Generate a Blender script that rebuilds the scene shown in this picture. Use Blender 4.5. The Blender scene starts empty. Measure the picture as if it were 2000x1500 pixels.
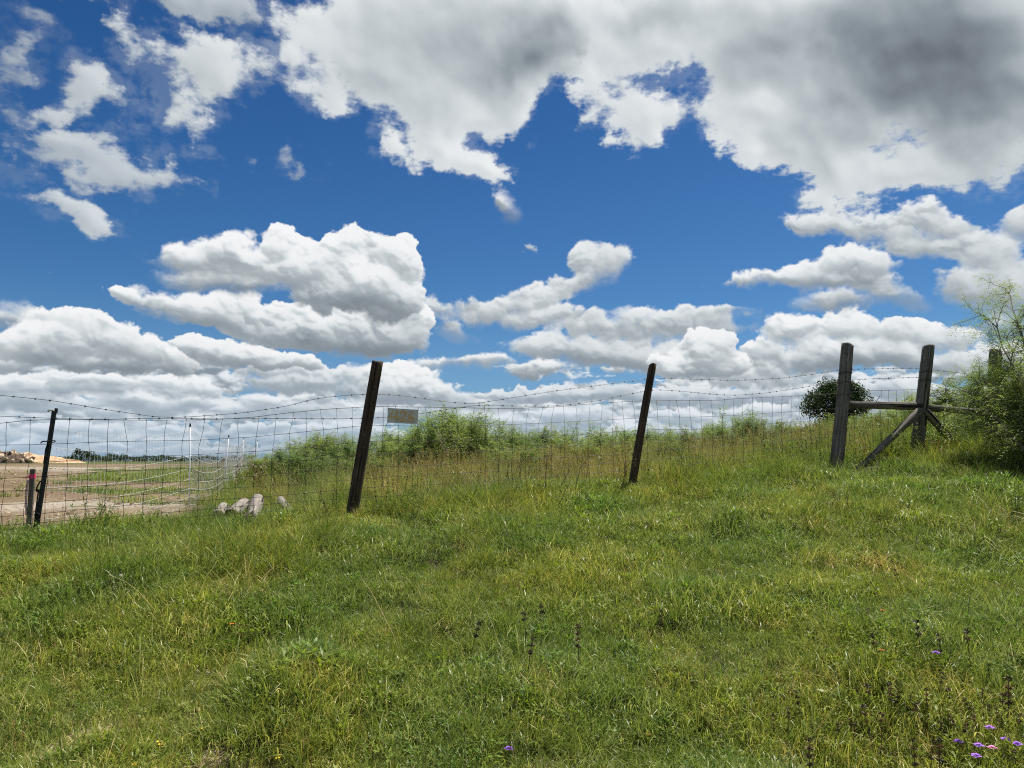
import bpy, bmesh, math, random
import numpy as np
from mathutils import Vector, Matrix, Quaternion

R = math.radians
scene = bpy.context.scene
COL = scene.collection
random.seed(7)
rng = np.random.default_rng(11)

# ------------------------------------------------------------------ camera
PITCH = 6.0
FPX = 1428.0                      # focal length in photograph pixels (2000 wide)
EYE = Vector((0, 0, 1.6))
cam_d = bpy.data.cameras.new('camera')
cam_d.sensor_fit = 'HORIZONTAL'
cam_d.sensor_width = 36.0
cam_d.lens = 36.0 * FPX / 2000.0
cam_d.clip_start = 0.05
cam_d.clip_end = 20000
cam = bpy.data.objects.new('camera', cam_d)
COL.objects.link(cam)
cam.location = EYE
cam.rotation_euler = (R(90 + PITCH), 0, 0)
scene.camera = cam


def ray(px, py):
    """direction (world) seen at a pixel of the 2000x1500 photograph"""
    x = (px - 1000) / FPX
    y = -(py - 750) / FPX
    c, s = math.cos(R(PITCH)), math.sin(R(PITCH))
    return Vector((x, c - y * s, s + y * c)).normalized()


# ------------------------------------------------------------------ exposure
scene.view_settings.view_transform = 'Standard'
scene.view_settings.look = 'None'
scene.view_settings.exposure = 0.55
scene.view_settings.gamma = 1.0
scene.view_settings.use_curve_mapping = False
scene.cycles.max_bounces = 5
scene.cycles.diffuse_bounces = 2
scene.cycles.glossy_bounces = 2
scene.cycles.transmission_bounces = 3
scene.cycles.transparent_max_bounces = 6
scene.cycles.caustics_reflective = False
scene.cycles.caustics_refractive = False
scene.cycles.use_denoising = False
scene.cycles.filter_width = 1.1

# ------------------------------------------------------------------ sun
SUN_EL, SUN_AZ = 64.0, 42.0       # azimuth clockwise from straight ahead (+Y)
sun_dir = Vector((math.sin(R(SUN_AZ)) * math.cos(R(SUN_EL)),
                  math.cos(R(SUN_AZ)) * math.cos(R(SUN_EL)), math.sin(R(SUN_EL))))
sd = bpy.data.lights.new('sun', 'SUN')
sd.energy = 5.0
sd.angle = R(0.5)
sd.color = (1.0, 0.95, 0.87)
sun = bpy.data.objects.new('sun', sd)
COL.objects.link(sun)
sun.rotation_euler = sun_dir.to_track_quat('Z', 'Y').to_euler()
sun.location = (20, 20, 60)

# ------------------------------------------------------------------ world: Nishita sky with procedural clouds
SKY_STRENGTH = 0.1
world = bpy.data.worlds.new('World')
scene.world = world
world.use_nodes = True
wt = world.node_tree
wt.nodes.clear()


class G:
    """small expression builder over a shader node tree"""
    def __init__(self, tree):
        self.t = tree

    def n(self, kind, **kw):
        nd = self.t.nodes.new(kind)
        for k, v in kw.items():
            setattr(nd, k, v)
        return nd

    def put(self, sock, v):
        if isinstance(v, (int, float)):
            sock.default_value = v
        elif isinstance(v, (tuple, list)):
            sock.default_value = tuple(v) if len(v) == len(sock.default_value) else tuple(v) + (1.0,)
        else:
            self.t.links.new(v, sock)

    def m(self, op, a, b=None, c=None, clamp=False):
        nd = self.n('ShaderNodeMath', operation=op, use_clamp=clamp)
        for i, v in enumerate((a, b, c)):
            if v is not None:
                self.put(nd.inputs[i], v)
        return nd.outputs[0]

    def add(self, a, b): return self.m('ADD', a, b)
    def sub(self, a, b): return self.m('SUBTRACT', a, b)
    def mul(self, a, b): return self.m('MULTIPLY', a, b)
    def mad(self, a, b, c): return self.m('MULTIPLY_ADD', a, b, c)

    def v(self, op, a, b=None, scale=None):
        nd = self.n('ShaderNodeVectorMath', operation=op)
        self.put(nd.inputs[0], a)
        if b is not None:
            self.put(nd.inputs[1], b)
        if scale is not None:
            self.put(nd.inputs[3], scale)
        return nd.outputs[1] if op in ('LENGTH', 'DOT_PRODUCT', 'DISTANCE') else nd.outputs[0]

    def mr(self, x, a, b, c=0.0, d=1.0, smooth=True):
        nd = self.n('ShaderNodeMapRange', interpolation_type='SMOOTHSTEP' if smooth else 'LINEAR')
        for i, q in enumerate((x, a, b, c, d)):
            self.put(nd.inputs[i], q)
        return nd.outputs[0]

    def noise(self, vec, scale, detail=4, rough=0.5, dist=0.0, dim='2D', lac=2.0, typ='FBM'):
        nd = self.n('ShaderNodeTexNoise', noise_dimensions=dim, noise_type=typ)
        if typ == 'FBM':
            nd.normalize = True
        self.put(nd.inputs['Vector'], vec)
        nd.inputs['Scale'].default_value = scale
        nd.inputs['Detail'].default_value = detail
        nd.inputs['Roughness'].default_value = rough
        nd.inputs['Lacunarity'].default_value = lac
        nd.inputs['Distortion'].default_value = dist
        return nd

    def mix(self, f, a, b, typ='MIX'):
        nd = self.n('ShaderNodeMix', data_type='RGBA', blend_type=typ)
        self.put(nd.inputs[0], f)
        self.put(nd.inputs[6], a)
        self.put(nd.inputs[7], b)
        return nd.outputs[2]

    def chain(self, vec, acc):
        """vec, made to wait for acc, so that the shader keeps few values alive at a time"""
        if acc is None:
            return vec
        nd = self.n('ShaderNodeVectorMath', operation='MULTIPLY_ADD')
        self.put(nd.inputs[0], acc)
        nd.inputs[1].default_value = (1e-7, 1e-7, 1e-7)
        self.put(nd.inputs[2], vec)
        return nd.outputs[0]

    def mapping(self, vec, loc=(0, 0, 0), rot=0.0, scale=(1, 1, 1), typ='POINT'):
        nd = self.n('ShaderNodeMapping', vector_type=typ)
        self.put(nd.inputs[0], vec)
        nd.inputs[1].default_value = loc
        nd.inputs[2].default_value = (0, 0, rot)
        nd.inputs[3].default_value = scale
        return nd.outputs[0]


# ------------------------------------------------------------------ clouds, worked out over the part of the sky in front
AZ0, AZ1, EL0, EL1 = -47.0, 47.0, -1.0, 41.0
CDEG = 0.046                                     # degrees of sky per cell
CW, CH = int((AZ1 - AZ0) / CDEG), int((EL1 - EL0) / CDEG)
CU, CV = np.meshgrid(AZ0 + (np.arange(CW) + .5) * CDEG, EL0 + (np.arange(CH) + .5) * CDEG)
CU = CU.astype(np.float32); CV = CV.astype(np.float32)
crng = np.random.default_rng(5)


def azel(px, py):
    d = ray(px, py)
    return Vector((math.degrees(math.atan2(d.x, d.y)), math.degrees(math.asin(d.z))))


def ell(cx, cy, rx, ry, ang=0.0):
    c = azel(cx, cy)
    a = R(ang)
    e1 = azel(cx + rx * math.cos(a), cy + rx * math.sin(a)) - c
    e2 = azel(cx - ry * math.sin(a), cy + ry * math.cos(a)) - c
    return c.x, c.y, e1.length, e2.length, math.atan2(e1.y, e1.x)


def _spl(n, cells, off):
    """cubic B-spline taps: n samples over `cells` lattice cells"""
    x = np.arange(n) * (cells / n) + off
    i = np.floor(x).astype(int); f = (x - i).astype(np.float32)
    return i, np.stack([(1 - f) ** 3, 3 * f ** 3 - 6 * f ** 2 + 4, -3 * f ** 3 + 3 * f ** 2 + 3 * f + 1, f ** 3], 1) / 6


def fbm(size, octs, rough, sx=1.0, sy=1.0, ridged=False):
    """fractal noise over the cloud window, first lattice `size` degrees; about -1..1"""
    out = np.zeros((CH, CW), np.float32); a = 1.0; tot = 0
    for o in range(octs):
        cx = (AZ1 - AZ0) / (size * sx); cy = (EL1 - EL0) / (size * sy)
        A = _spl(CH, cy, crng.random()); B = _spl(CW, cx, crng.random())
        r = crng.standard_normal((int(cy) + 6, int(cx) + 6)).astype(np.float32)
        r = sum(A[1][:, k, None] * r[A[0] + k] for k in range(4))
        r = np.ascontiguousarray(r.T)
        nz = np.ascontiguousarray(sum(B[1][:, k, None] * r[B[0] + k] for k in range(4)).T) * 1.55
        if ridged:
            nz = 1 - 2 * np.abs(nz)
        out += a * nz; tot += a * a; a *= rough; size /= 2.03
    return out / math.sqrt(tot)


def samp(img, u, v):
    x = np.clip((u - AZ0) / CDEG - .5, 0, img.shape[1] - 1.001); y = np.clip((v - EL0) / CDEG - .5, 0, img.shape[0] - 1.001)
    i = x.astype(np.int32); j = y.astype(np.int32); fx = (x - i).astype(np.float32); fy = (y - j).astype(np.float32)
    a = img[j, i]; b = img[j, i + 1]; c = img[j + 1, i]; d = img[j + 1, i + 1]
    return (a * (1 - fx) + b * fx) * (1 - fy) + (c * (1 - fx) + d * fx) * fy


def voro(u, v, s, seed):
    """rounded bumps: 1 at a cell's middle, 0 at its rim"""
    x = u / s; y = v / s
    i = np.floor(x).astype(np.int32); j = np.floor(y).astype(np.int32)
    best = np.full(u.shape, 9.0, np.float32)
    N = 251
    tab = np.random.default_rng(seed).random((N, N, 2)).astype(np.float32)
    for di in (-1, 0, 1):
        for dj in (-1, 0, 1):
            t = tab[(j + dj) % N, (i + di) % N]
            ddx = i + di + t[..., 0] - x; ddy = j + dj + t[..., 1] - y
            best = np.minimum(best, ddx * ddx + ddy * ddy)
    return np.clip(1 - best * 1.35, 0, 1)


def _bb(a, r):
    for ax in (0, 1):
        p = np.concatenate([np.repeat(a.take([0], ax), r + 1, ax), a, np.repeat(a.take([-1], ax), r, ax)], ax)
        c = np.cumsum(p, ax)
        n = a.shape[ax]
        a = (c[2 * r + 1:2 * r + 1 + n] - c[:n] if ax == 0 else c[:, 2 * r + 1:2 * r + 1 + n] - c[:, :n]) / (2 * r + 1)
    return a


def boxblur(a, r):
    """smooth; r in units of 0.046 degrees. Wide blurs run on a coarser grid"""
    r = r * .046 / CDEG
    f = 4 if r >= 8 else (2 if r >= 4 else 1)
    if f > 1:
        h, w = a.shape
        H2, W2 = (h + f - 1) // f, (w + f - 1) // f
        p = np.pad(a, ((0, H2 * f - h), (0, W2 * f - w)), 'edge').reshape(H2, f, W2, f).mean((1, 3))
        q = _bb(_bb(p, max(1, round(r / f))), max(1, round(r / f)))
        y = np.clip((np.arange(h) + .5) / f - .5, 0, H2 - 1.001); x = np.clip((np.arange(w) + .5) / f - .5, 0, W2 - 1.001)
        j = y.astype(int); i = x.astype(int); fy = (y - j)[:, None].astype(np.float32); fx = (x - i).astype(np.float32)
        q = q[j] * (1 - fy) + q[np.minimum(j + 1, H2 - 1)] * fy
        return q[:, i] * (1 - fx) + q[:, np.minimum(i + 1, W2 - 1)] * fx
    r = max(1, round(r))
    return _bb(_bb(a, r), r)


def sst(x, a, b):
    t = np.clip((x - a) / (b - a), 0, 1)
    return t * t * (3 - 2 * t)


WX = fbm(5.0, 7, .56); WY = fbm(5.0, 7, .56)              # billowing warp
WFX = fbm(0.9, 5, .6); WFY = fbm(0.9, 5, .6)              # fine warp
FB = fbm(3.0, 8, .60)
FBf = fbm(0.8, 6, .62)
RAG = fbm(2.2, 8, .66, 1.9, 0.8)                           # streaky


def _bumps():
    b = np.zeros(CU.shape, np.float32); a = 1.0; ss = 1.6
    uu = CU + .30 * WX * 1.6 + .10 * WFX; vv = CV + .30 * WY * 1.6 + .10 * WFY
    for o in range(5):
        b += a * (voro(uu + o * 3.1, vv * 1.1 + o * 1.7, ss, 17 + o) - .55)
        a *= .56; ss *= .50
    return b


BUMP = _bumps()


def bump(u, v, s, seed):
    """the rounded heads of cumulus, at any size, taken from anywhere in one big map"""
    q = 1.6 / s
    U = (u * q + seed * 13.7) % 86.0
    V = (v * q + seed * 5.3) % 76.0
    V = np.where(V > 38, 76 - V, V)
    return samp(BUMP, U - 43, V)


C_RGB = np.zeros((CH, CW, 3), np.float32)
C_A = np.zeros((CH, CW), np.float32)
_rp = np.array([0, .2, .4, .6, .8, 1.0, 1.3])
# shade side cool grey, lit side near white (linear light)
_rc = np.array([[.085, .105, .125], [.17, .20, .23], [.31, .355, .39], [.50, .55, .58], [.70, .745, .765], [.88, .90, .91], [1.0, 1.0, 1.0]])


def over(sl, lum, alpha, hz):
    rgb = np.stack([np.interp(lum, _rp, _rc[:, k]) for k in range(3)], -1).astype(np.float32)
    rgb = rgb * (1 - hz[..., None]) + np.array([.42, .56, .72], np.float32) * hz[..., None]
    a0 = C_A[sl]; ao = alpha + a0 * (1 - alpha)
    C_RGB[sl] = (rgb * alpha[..., None] + C_RGB[sl] * (a0 * (1 - alpha))[..., None]) / np.maximum(ao, 1e-5)[..., None]
    C_A[sl] = ao


def window(es, pad):
    u0 = min(e[0] - max(e[2], e[3]) for e in es) - pad; u1 = max(e[0] + max(e[2], e[3]) for e in es) + pad
    v0 = min(e[1] - max(e[2], e[3]) for e in es) - pad; v1 = max(e[1] + max(e[2], e[3]) for e in es) + pad
    i0 = max(0, int((u0 - AZ0) / CDEG)); i1 = min(CW, int((u1 - AZ0) / CDEG)); j0 = max(0, int((v0 - EL0) / CDEG)); j1 = min(CH, int((v1 - EL0) / CDEG))
    return np.s_[j0:j1, i0:i1]


def field(u, v, es, k):
    """soft union of domes and, with it, how high in its own cloud a point sits (-1..1)"""
    num = np.zeros(u.shape, np.float32); tt = np.zeros(u.shape, np.float32); den = np.full(u.shape, 1e-9, np.float32)
    for (cx, cy, r1, r2, a) in es:
        du = u - cx; dv = v - cy
        x = (du * math.cos(a) + dv * math.sin(a)) / r1; y = (-du * math.sin(a) + dv * math.cos(a)) / r2
        l2 = np.sqrt(x * x + y * y + 1e-6)
        rr = .7 * min(r1, r2) + .3 * math.sqrt(r1 * r2)
        f = rr * np.where(l2 < 1, 1 - l2 * l2, 2 * (1 - l2))
        w = np.exp(np.clip(f / k, -30, 30))
        den += w; tt += w * np.clip(dv / r2, -1.3, 1.3)
    return k * np.log(den), tt / den


def cumulus(ells, s=1.6, amp=.8, warp=.5, fine=.12, edge=.13, bright=.80, tk=.20, slope=.46, dark=(), soft_low=.35, hz=0.0, rag=0.0, seed=1, raw=False, fe=1.0):
    es = ells if raw else [ell(*e) for e in ells]
    q = np.random.default_rng(seed * 7 + 1)
    parts_ = []
    for (cx, cy, r1, r2, a) in es:
        if r1 > 1.9 * r2 and not raw:
            n = int(round(r1 / r2 * 1.15))
            parts_.append((cx, cy - r2 * .25, r1 * .92, r2 * .62, a))
            for k in range(n):
                t = (k + .5 + q.uniform(-.3, .3)) / n * 2 - 1
                hgt = math.sqrt(max(.05, 1 - t * t))
                rr_ = r2 * q.uniform(.50, .85) * (.45 + .55 * hgt)
                o_ = r2 * hgt * q.uniform(.0, .35)
                parts_.append((cx + (r1 - rr_ * .8) * t * math.cos(a) - o_ * math.sin(a), cy + (r1 - rr_ * .8) * t * math.sin(a) + o_ * math.cos(a), rr_ * q.uniform(1.0, 1.5), rr_, 0.0))
        else:
            parts_.append((cx, cy, r1, r2, a))
    es = parts_
    sl = window(es, 2.6)
    U = CU[sl]; V = CV[sl]
    u = U + warp * WX[sl] + fine * WFX[sl]; v = V + warp * WY[sl] * .8 + fine * WFY[sl]
    F, T = field(u, v, es, .35)
    b = .72 * bump(U, V, s, seed) + .5 * bump(U, V, s * 2.3, seed + 5)
    Hh = F + amp * b
    dens = Hh + .13 * FBf[sl] + .10 * FB[sl] + rag * RAG[sl]
    feather = sst(samp(FB, -U * .9, np.clip(V + 9, 0, 40)) + .35 * RAG[sl], -.1, 1.3)
    feather = feather * fe
    dens = dens + feather * .55 * RAG[sl]
    e = edge * (1 + soft_low * 4 * sst(-T, -.2, .9)) * (1 + 3.2 * feather)
    alpha = sst(dens, -e, e * 1.2) * sst(F, -1.7, -.7)
    # relief: several sizes of form, sun from above and a little to the right
    L = bright - .07 + tk * .6 * T
    Hs = .80 * F + 1.55 * amp * b + .10 * FBf[sl]
    head = .38 + .62 * sst(T + .35 * FB[sl], -.5, .6)
    for r, w in ((1, .26), (2.5, .66), (6, .85), (14, .70)):
        if r < 10: w = w * head
        hb = boxblur(Hs, r)
        gy, gx = np.gradient(hb, CDEG)
        L = L + slope * w * np.clip(-(gy * .93 + gx * .30), -.95, .62) * .36
    L -= .17 * sst(boxblur(b, 9) - b, -.05, .9)
    L += .07 * (1 - sst(dens, 0, .8))
    L += .03 * FB[sl] + .02 * FBf[sl]
    for d in dark:
        cx, cy, r1, r2, ar = ell(*d[:5])
        du = U + .6 * WX[sl] - cx; dv = V + .4 * WY[sl] - cy
        x = (du * math.cos(ar) + dv * math.sin(ar)) / r1; y = (-du * math.sin(ar) + dv * math.cos(ar)) / r2
        L -= d[5] * .78 * sst(-np.sqrt(x * x + y * y) + .25 * FB[sl] + .25 * b, -1.7, .1)
    hzv = np.clip(hz + .45 * sst(-V, -7.5, 0), 0, .8) * np.ones_like(L)
    L = np.where(L < .5, .5 - .34 * np.tanh((.5 - L) / .5), L)
    over(sl, np.clip(L, .12, 1.15), alpha * .985, hzv)


def high(ells, dark, ragged=1.9, k=.7, soft=1.0, lum=.93, gray=.34, wa=1.0, thin=1.0, grow=1.0):
    es = [ell(*e) for e in ells]
    if grow != 1:
        es = [(a, b, c * grow, d * grow, e) for a, b, c, d, e in es]
    sl = window(es, 3.0)
    U = CU[sl]; V = CV[sl]
    u = U + wa * (.8 * WX[sl] + .16 * WFX[sl]); v = V + wa * (.8 * WY[sl] + .16 * WFY[sl])
    F, T = field(u, v, es, k)
    rg = np.where(F > 0, 1 / (1 + .25 * np.clip(F, 0, 9)), 1)
    dens = F + ragged * (.62 * RAG[sl] + .62 * FB[sl]) * rg
    alpha = np.maximum(sst(dens, -.45 * soft, 1.3 * soft) ** 1.2, .15 * sst(F + 1.5 * RAG[sl] + .8 * FBf[sl], -1.4, 1.3) * sst(F, -2.6, -.8)) * thin
    thick = boxblur(np.clip(F + .9 * FB[sl], 0, 6), 14)
    L = lum - gray * sst(thick, .6, 4.2)
    hb = boxblur(dens, 9); gy, gx = np.gradient(hb, CDEG)
    L -= np.clip(gy * .7 + gx * .5, -.9, .9) * .085
    hb = boxblur(FB[sl], 5); gy, gx = np.gradient(hb, CDEG)
    L -= np.clip(gy * .6 + gx * .5, -2.5, 2.5) * .024
    L += .018 * FB[sl] + .015 * FBf[sl] * rg
    for d in dark:
        cx, cy, r1, r2, ar = ell(*d[:5])
        du = U + .9 * WX[sl] - cx; dv = V + .9 * WY[sl] - cy
        x = (du * math.cos(ar) + dv * math.sin(ar)) / r1; y = (-du * math.sin(ar) + dv * math.cos(ar)) / r2
        L -= d[5] * sst(-np.sqrt(x * x + y * y) + .08 * FB[sl], -1.5, -.1)
    over(sl, np.clip(L, .10, 1.1), alpha, np.zeros_like(L))


def band():
    """rows of far cumulus low over the horizon, seen edge-on"""
    sl = np.s_[0:int((13 - EL0) / CDEG), :]
    U = CU[sl]; V = CV[sl]
    elp = np.maximum(V, .25)
    for (lo, hi, s, cov, sd, br) in ((.3, 3.0, .55, .30, 3, .66), (1.3, 4.6, .95, .20, 4, .74), (2.8, 6.6, 1.5, -.05, 6, .78), (4.2, 8.0, 2.0, -.45, 9, .80)):
        u = U * .62 + .10 * s * WX[sl] + .06 * WFX[sl] + sd * 7.7; v = V * 1.25 + .12 * s * WY[sl] + .05 * WFY[sl]
        b = bump(u, v, s, sd) + .12
        base = samp(FB, ((U * 1.1 + sd * 11.3 + 47) % 80) - 40, np.clip(V * 2.2 + sd * 2.1, 0, 40))
        env = sst(V, lo - .4, lo + .4) * (1 - sst(V, hi - .8, hi + .6))
        gap = np.zeros_like(U)
        for d in [(960, 745, 130, 26, 4, 1.5), (930, 765, 70, 16, 0, 1.0), (1170, 746, 110, 9, 0, 1.1), (560, 790, 60, 8, 0, .4), (850, 700, 100, 30, 0, .6)]:
            cx, cy, r1, r2, ar = ell(*d[:5])
            gap += d[5] * sst(-np.hypot((U - cx) / r1, (V - cy) / r2), -1.3, -.3)
        dens = .75 * b + .55 * base + cov + (env - 1) * 2.2 - gap + .1 * FBf[sl] + .35 * sst(-U, 5, 30) * (V > 3)
        alpha = sst(dens, -.10, .22)
        L = br * np.ones_like(U)
        for r, w in ((1, .5), (3, 1.0), (8, 1.6)):
            hb = boxblur(.75 * b + .5 * base, r); gy, gx = np.gradient(hb, CDEG)
            L += w * .15 * np.clip(-(gy * .9 + gx * .25) * s, -1.5, 1.0)
        L += .03 * FB[sl]
        hzv = np.clip(.10 + .5 * sst(-V, -5, 0), 0, .85)
        over(sl, np.clip(L, .30, 1.02), alpha * .93, hzv * np.ones_like(L))
    # thin grey-blue veils between the rows
    veil = sst(samp(RAG, np.clip(U * .9, -46, 46), np.clip(V * 3.0, 0, 40)) * .6 + .4 * FB[sl] + .35, 0, 1.2) * sst(-V, -8.5, -4.5) * sst(V, .1, 1.0)
    over(sl, .56 + .10 * samp(FB, np.clip(U * .8, -46, 46), np.clip(V * 3.4, 0, 40)), np.clip(veil * .30 * (1 - np.clip(gap, 0, 1)), 0, 1), .4 * np.ones_like(U))


band()


def small_row(n, lo, hi, size, seed, br, az0=-46, az1=46, hz=.1):
    q = np.random.default_rng(seed)
    items = []
    for k in range(n):
        items.append((q.uniform(lo, hi), q.uniform(az0, az1)))
    items.sort()
    for k, (e0, a0) in enumerate(items):
        es = []
        w = size * q.uniform(.6, 1.5)
        nb = q.integers(2, 6)
        for j in range(nb):
            t = q.uniform(-1, 1)
            es.append((a0 + t * w, e0 + q.uniform(0, .16) * w * (1 - abs(t)), w * q.uniform(.25, .6), w * q.uniform(.10, .26) * (1.2 - .6 * abs(t)), q.uniform(-.1, .1)))
        cumulus(es, s=size * q.uniform(.5, .8), amp=size * .38, warp=.22 * size, fine=.06, edge=.08 + .03 * size, bright=br * q.uniform(.93, 1.06), tk=.24, slope=.42, hz=hz, soft_low=.8, seed=seed + k, raw=True)


small_row(80, .6, 2.2, 1.0, 101, .72, hz=.16)
small_row(42, 1.8, 3.8, 1.6, 102, .78, hz=.08)
small_row(20, 3.4, 5.6, 2.3, 103, .80, -46, -3, hz=.03)
small_row(10, 3.2, 4.4, 2.2, 104, .78, 9, 46, hz=.03)
# far right and middle banks just over the shrubs
cumulus([(1180, 775, 230, 18, 0), (1010, 778, 60, 12, 0), (1430, 770, 150, 18, 0), (1750, 770, 200, 20, 0)], s=.9, amp=.5, bright=.66, tk=.10, hz=.10, seed=3)
cumulus([(690, 728, 90, 30, 0), (620, 748, 110, 22, 0), (560, 722, 70, 12, 0), (850, 770, 66, 24, 14), (740, 765, 90, 24, 0)], s=1.1, amp=.55, bright=.70, tk=.16, hz=.06, seed=4)
cumulus([(885, 702, 88, 10, 0), (960, 706, 30, 5, 0)], s=1.2, amp=.2, bright=.74, tk=.12, edge=.3, seed=5)
cumulus([(778, 738, 70, 40, 0), (745, 742, 50, 34, 0), (835, 762, 34, 20, 10)], s=1.1, amp=.6, bright=.80, tk=.20, dark=[(760, 780, 90, 12, 0, .25)], seed=6)
cumulus([(1470, 735, 80, 22, 0), (1545, 660, 52, 27, 0), (1478, 696, 48, 20, 0), (1650, 652, 84, 32, 0), (1795, 652, 92, 30, 0), (1680, 700, 225, 34, 0), (1850, 655, 40, 20, 0)],
        s=1.5, amp=.75, bright=.80, tk=.20, dark=[(1660, 722, 230, 18, 2, .34), (1560, 735, 120, 12, 0, .12)], seed=7)
cumulus([(1950, 690, 70, 34, 0)], s=1.3, amp=.6, bright=.82, seed=8)
cumulus([(1080, 680, 84, 26, 3), (1190, 642, 118, 32, 2), (1310, 632, 115, 28, 2), (1372, 612, 50, 12, 2), (1250, 695, 150, 34, 0)],
        s=1.7, amp=.7, bright=.72, tk=.14, slope=.3, edge=.25, rag=.18, dark=[(1200, 718, 190, 16, 2, .22), (1290, 650, 100, 22, 0, .10)], seed=9)
cumulus([(1385, 688, 48, 44, 0), (1340, 712, 70, 28, 0), (1420, 720, 40, 20, 0)], s=1.2, amp=.6, bright=.80, tk=.16, dark=[(1370, 735, 80, 10, 0, .2)], seed=10)
cumulus([(1040, 724, 46, 15, 0)], s=.9, amp=.35, bright=.62, tk=.24, edge=.2, seed=11)
cumulus([(1165, 510, 50, 36, 0), (1205, 502, 46, 28, 0), (1130, 540, 46, 24, -20), (1100, 552, 50, 20, -24), (1030, 588, 76, 26, -22), (965, 612, 42, 22, 0), (1085, 612, 60, 18, 0), (1020, 626, 50, 16, 0)],
        s=1.3, amp=.6, bright=.74, tk=.16, edge=.28, rag=.15, slope=.32, seed=12, fe=.2)
cumulus([(865, 600, 36, 14, 10), (890, 632, 36, 18, 20), (930, 600, 24, 16, 0)], s=1.0, amp=.5, bright=.66, tk=.12, edge=.5, rag=.4, slope=.25, seed=13)
cumulus([(1038, 487, 19, 12, 10)], s=.8, amp=.35, bright=.70, edge=.2, rag=.2, seed=14)
cumulus([(992, 407, 17, 11, 25)], s=.8, amp=.35, bright=.60, edge=.4, rag=.3, seed=15)
# left banks
cumulus([(20, 690, 64, 28, 0), (60, 700, 50, 20, 0)], s=1.4, amp=.7, bright=.78, seed=16)
cumulus([(60, 620, 80, 14, 4), (150, 625, 40, 12, 0)], s=1.6, amp=.4, bright=.60, tk=.12, edge=.35, rag=.2, seed=17)
cumulus([(540, 700, 80, 20, 5), (480, 690, 70, 26, 4), (378, 684, 50, 28, 0), (430, 700, 60, 22, 0)], s=1.2, amp=.6, bright=.76, tk=.20, dark=[(470, 716, 130, 8, 4, .15)], seed=18)
cumulus([(165, 630, 84, 28, 8), (240, 665, 110, 42, 18), (100, 672, 90, 44, 0), (300, 705, 62, 28, 10), (190, 708, 130, 22, 4)],
        s=1.5, amp=.8, bright=.82, tk=.22, dark=[(220, 722, 170, 20, 4, .38), (250, 690, 120, 20, 8, .14), (90, 690, 70, 16, 0, .12)], seed=19)
# the tall double cumulus
cumulus([(440, 602, 100, 34, 3), (330, 590, 60, 17, 14), (262, 576, 34, 8, 18), (550, 632, 86, 38, 0), (620, 640, 60, 40, 0), (680, 635, 60, 46, 0), (740, 640, 60, 46, 0), (800, 632, 42, 42, 0), (700, 662, 120, 22, 0), (592, 606, 38, 20, 0)],
        s=1.5, amp=.75, bright=.80, tk=.20, dark=[(710, 676, 130, 18, 0, .40), (450, 634, 110, 14, 8, .22), (700, 640, 80, 22, 0, .12)], seed=20)
cumulus([(455, 535, 84, 24, 3), (400, 526, 40, 12, 8), (500, 545, 40, 20, 0)], s=1.5, amp=.55, bright=.78, tk=.22, edge=.18, dark=[(480, 554, 70, 8, 4, .22)], seed=21)
cumulus([(385, 486, 60, 28, 0), (440, 486, 50, 30, 0), (466, 462, 26, 14, 0), (556, 468, 36, 38, 0), (530, 510, 80, 36, 8), (660, 500, 50, 36, 0), (698, 480, 30, 26, 0),
         (610, 520, 70, 42, 12), (600, 495, 44, 30, 0), (740, 508, 46, 36, 0), (783, 520, 42, 44, 0), (690, 545, 70, 46, 0), (740, 560, 66, 46, 0), (760, 585, 56, 34, 0), (650, 570, 50, 30, 0)],
        s=1.9, amp=.95, bright=.84, tk=.20, slope=.48, dark=[(735, 600, 100, 22, 6, .42), (640, 575, 90, 22, 14, .12), (440, 500, 90, 12, 0, .10)], seed=22)
# right middle
cumulus([(1950, 616, 40, 20, 0)], s=1.0, amp=.5, bright=.74, edge=.3, rag=.3, seed=23)
cumulus([(1628, 590, 44, 20, 0), (1700, 548, 46, 22, 10), (1745, 575, 40, 14, 20)], s=1.1, amp=.5, bright=.68, edge=.45, rag=.4, slope=.28, seed=24)
cumulus([(1612, 430, 48, 20, 12), (1700, 436, 80, 28, 8), (1800, 428, 96, 26, 4), (1905, 480, 100, 40, 8), (1960, 545, 100, 54, 0), (1860, 545, 54, 36, 25), (1770, 470, 60, 20, 10), (2010, 415, 34, 26, 0)],
        s=1.7, amp=.75, bright=.74, tk=.10, edge=.35, rag=.40, slope=.34, dark=[(1930, 575, 90, 16, 4, .14), (1780, 460, 80, 14, 6, .08)], seed=25)
cumulus([(1672, 505, 62, 34, 0), (1600, 530, 80, 22, -12), (1500, 550, 76, 7, -4), (1650, 540, 70, 16, 0)], s=1.5, amp=.6, bright=.78, tk=.18, edge=.25, rag=.25, dark=[(1660, 556, 70, 8, 0, .18)], seed=26)
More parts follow.
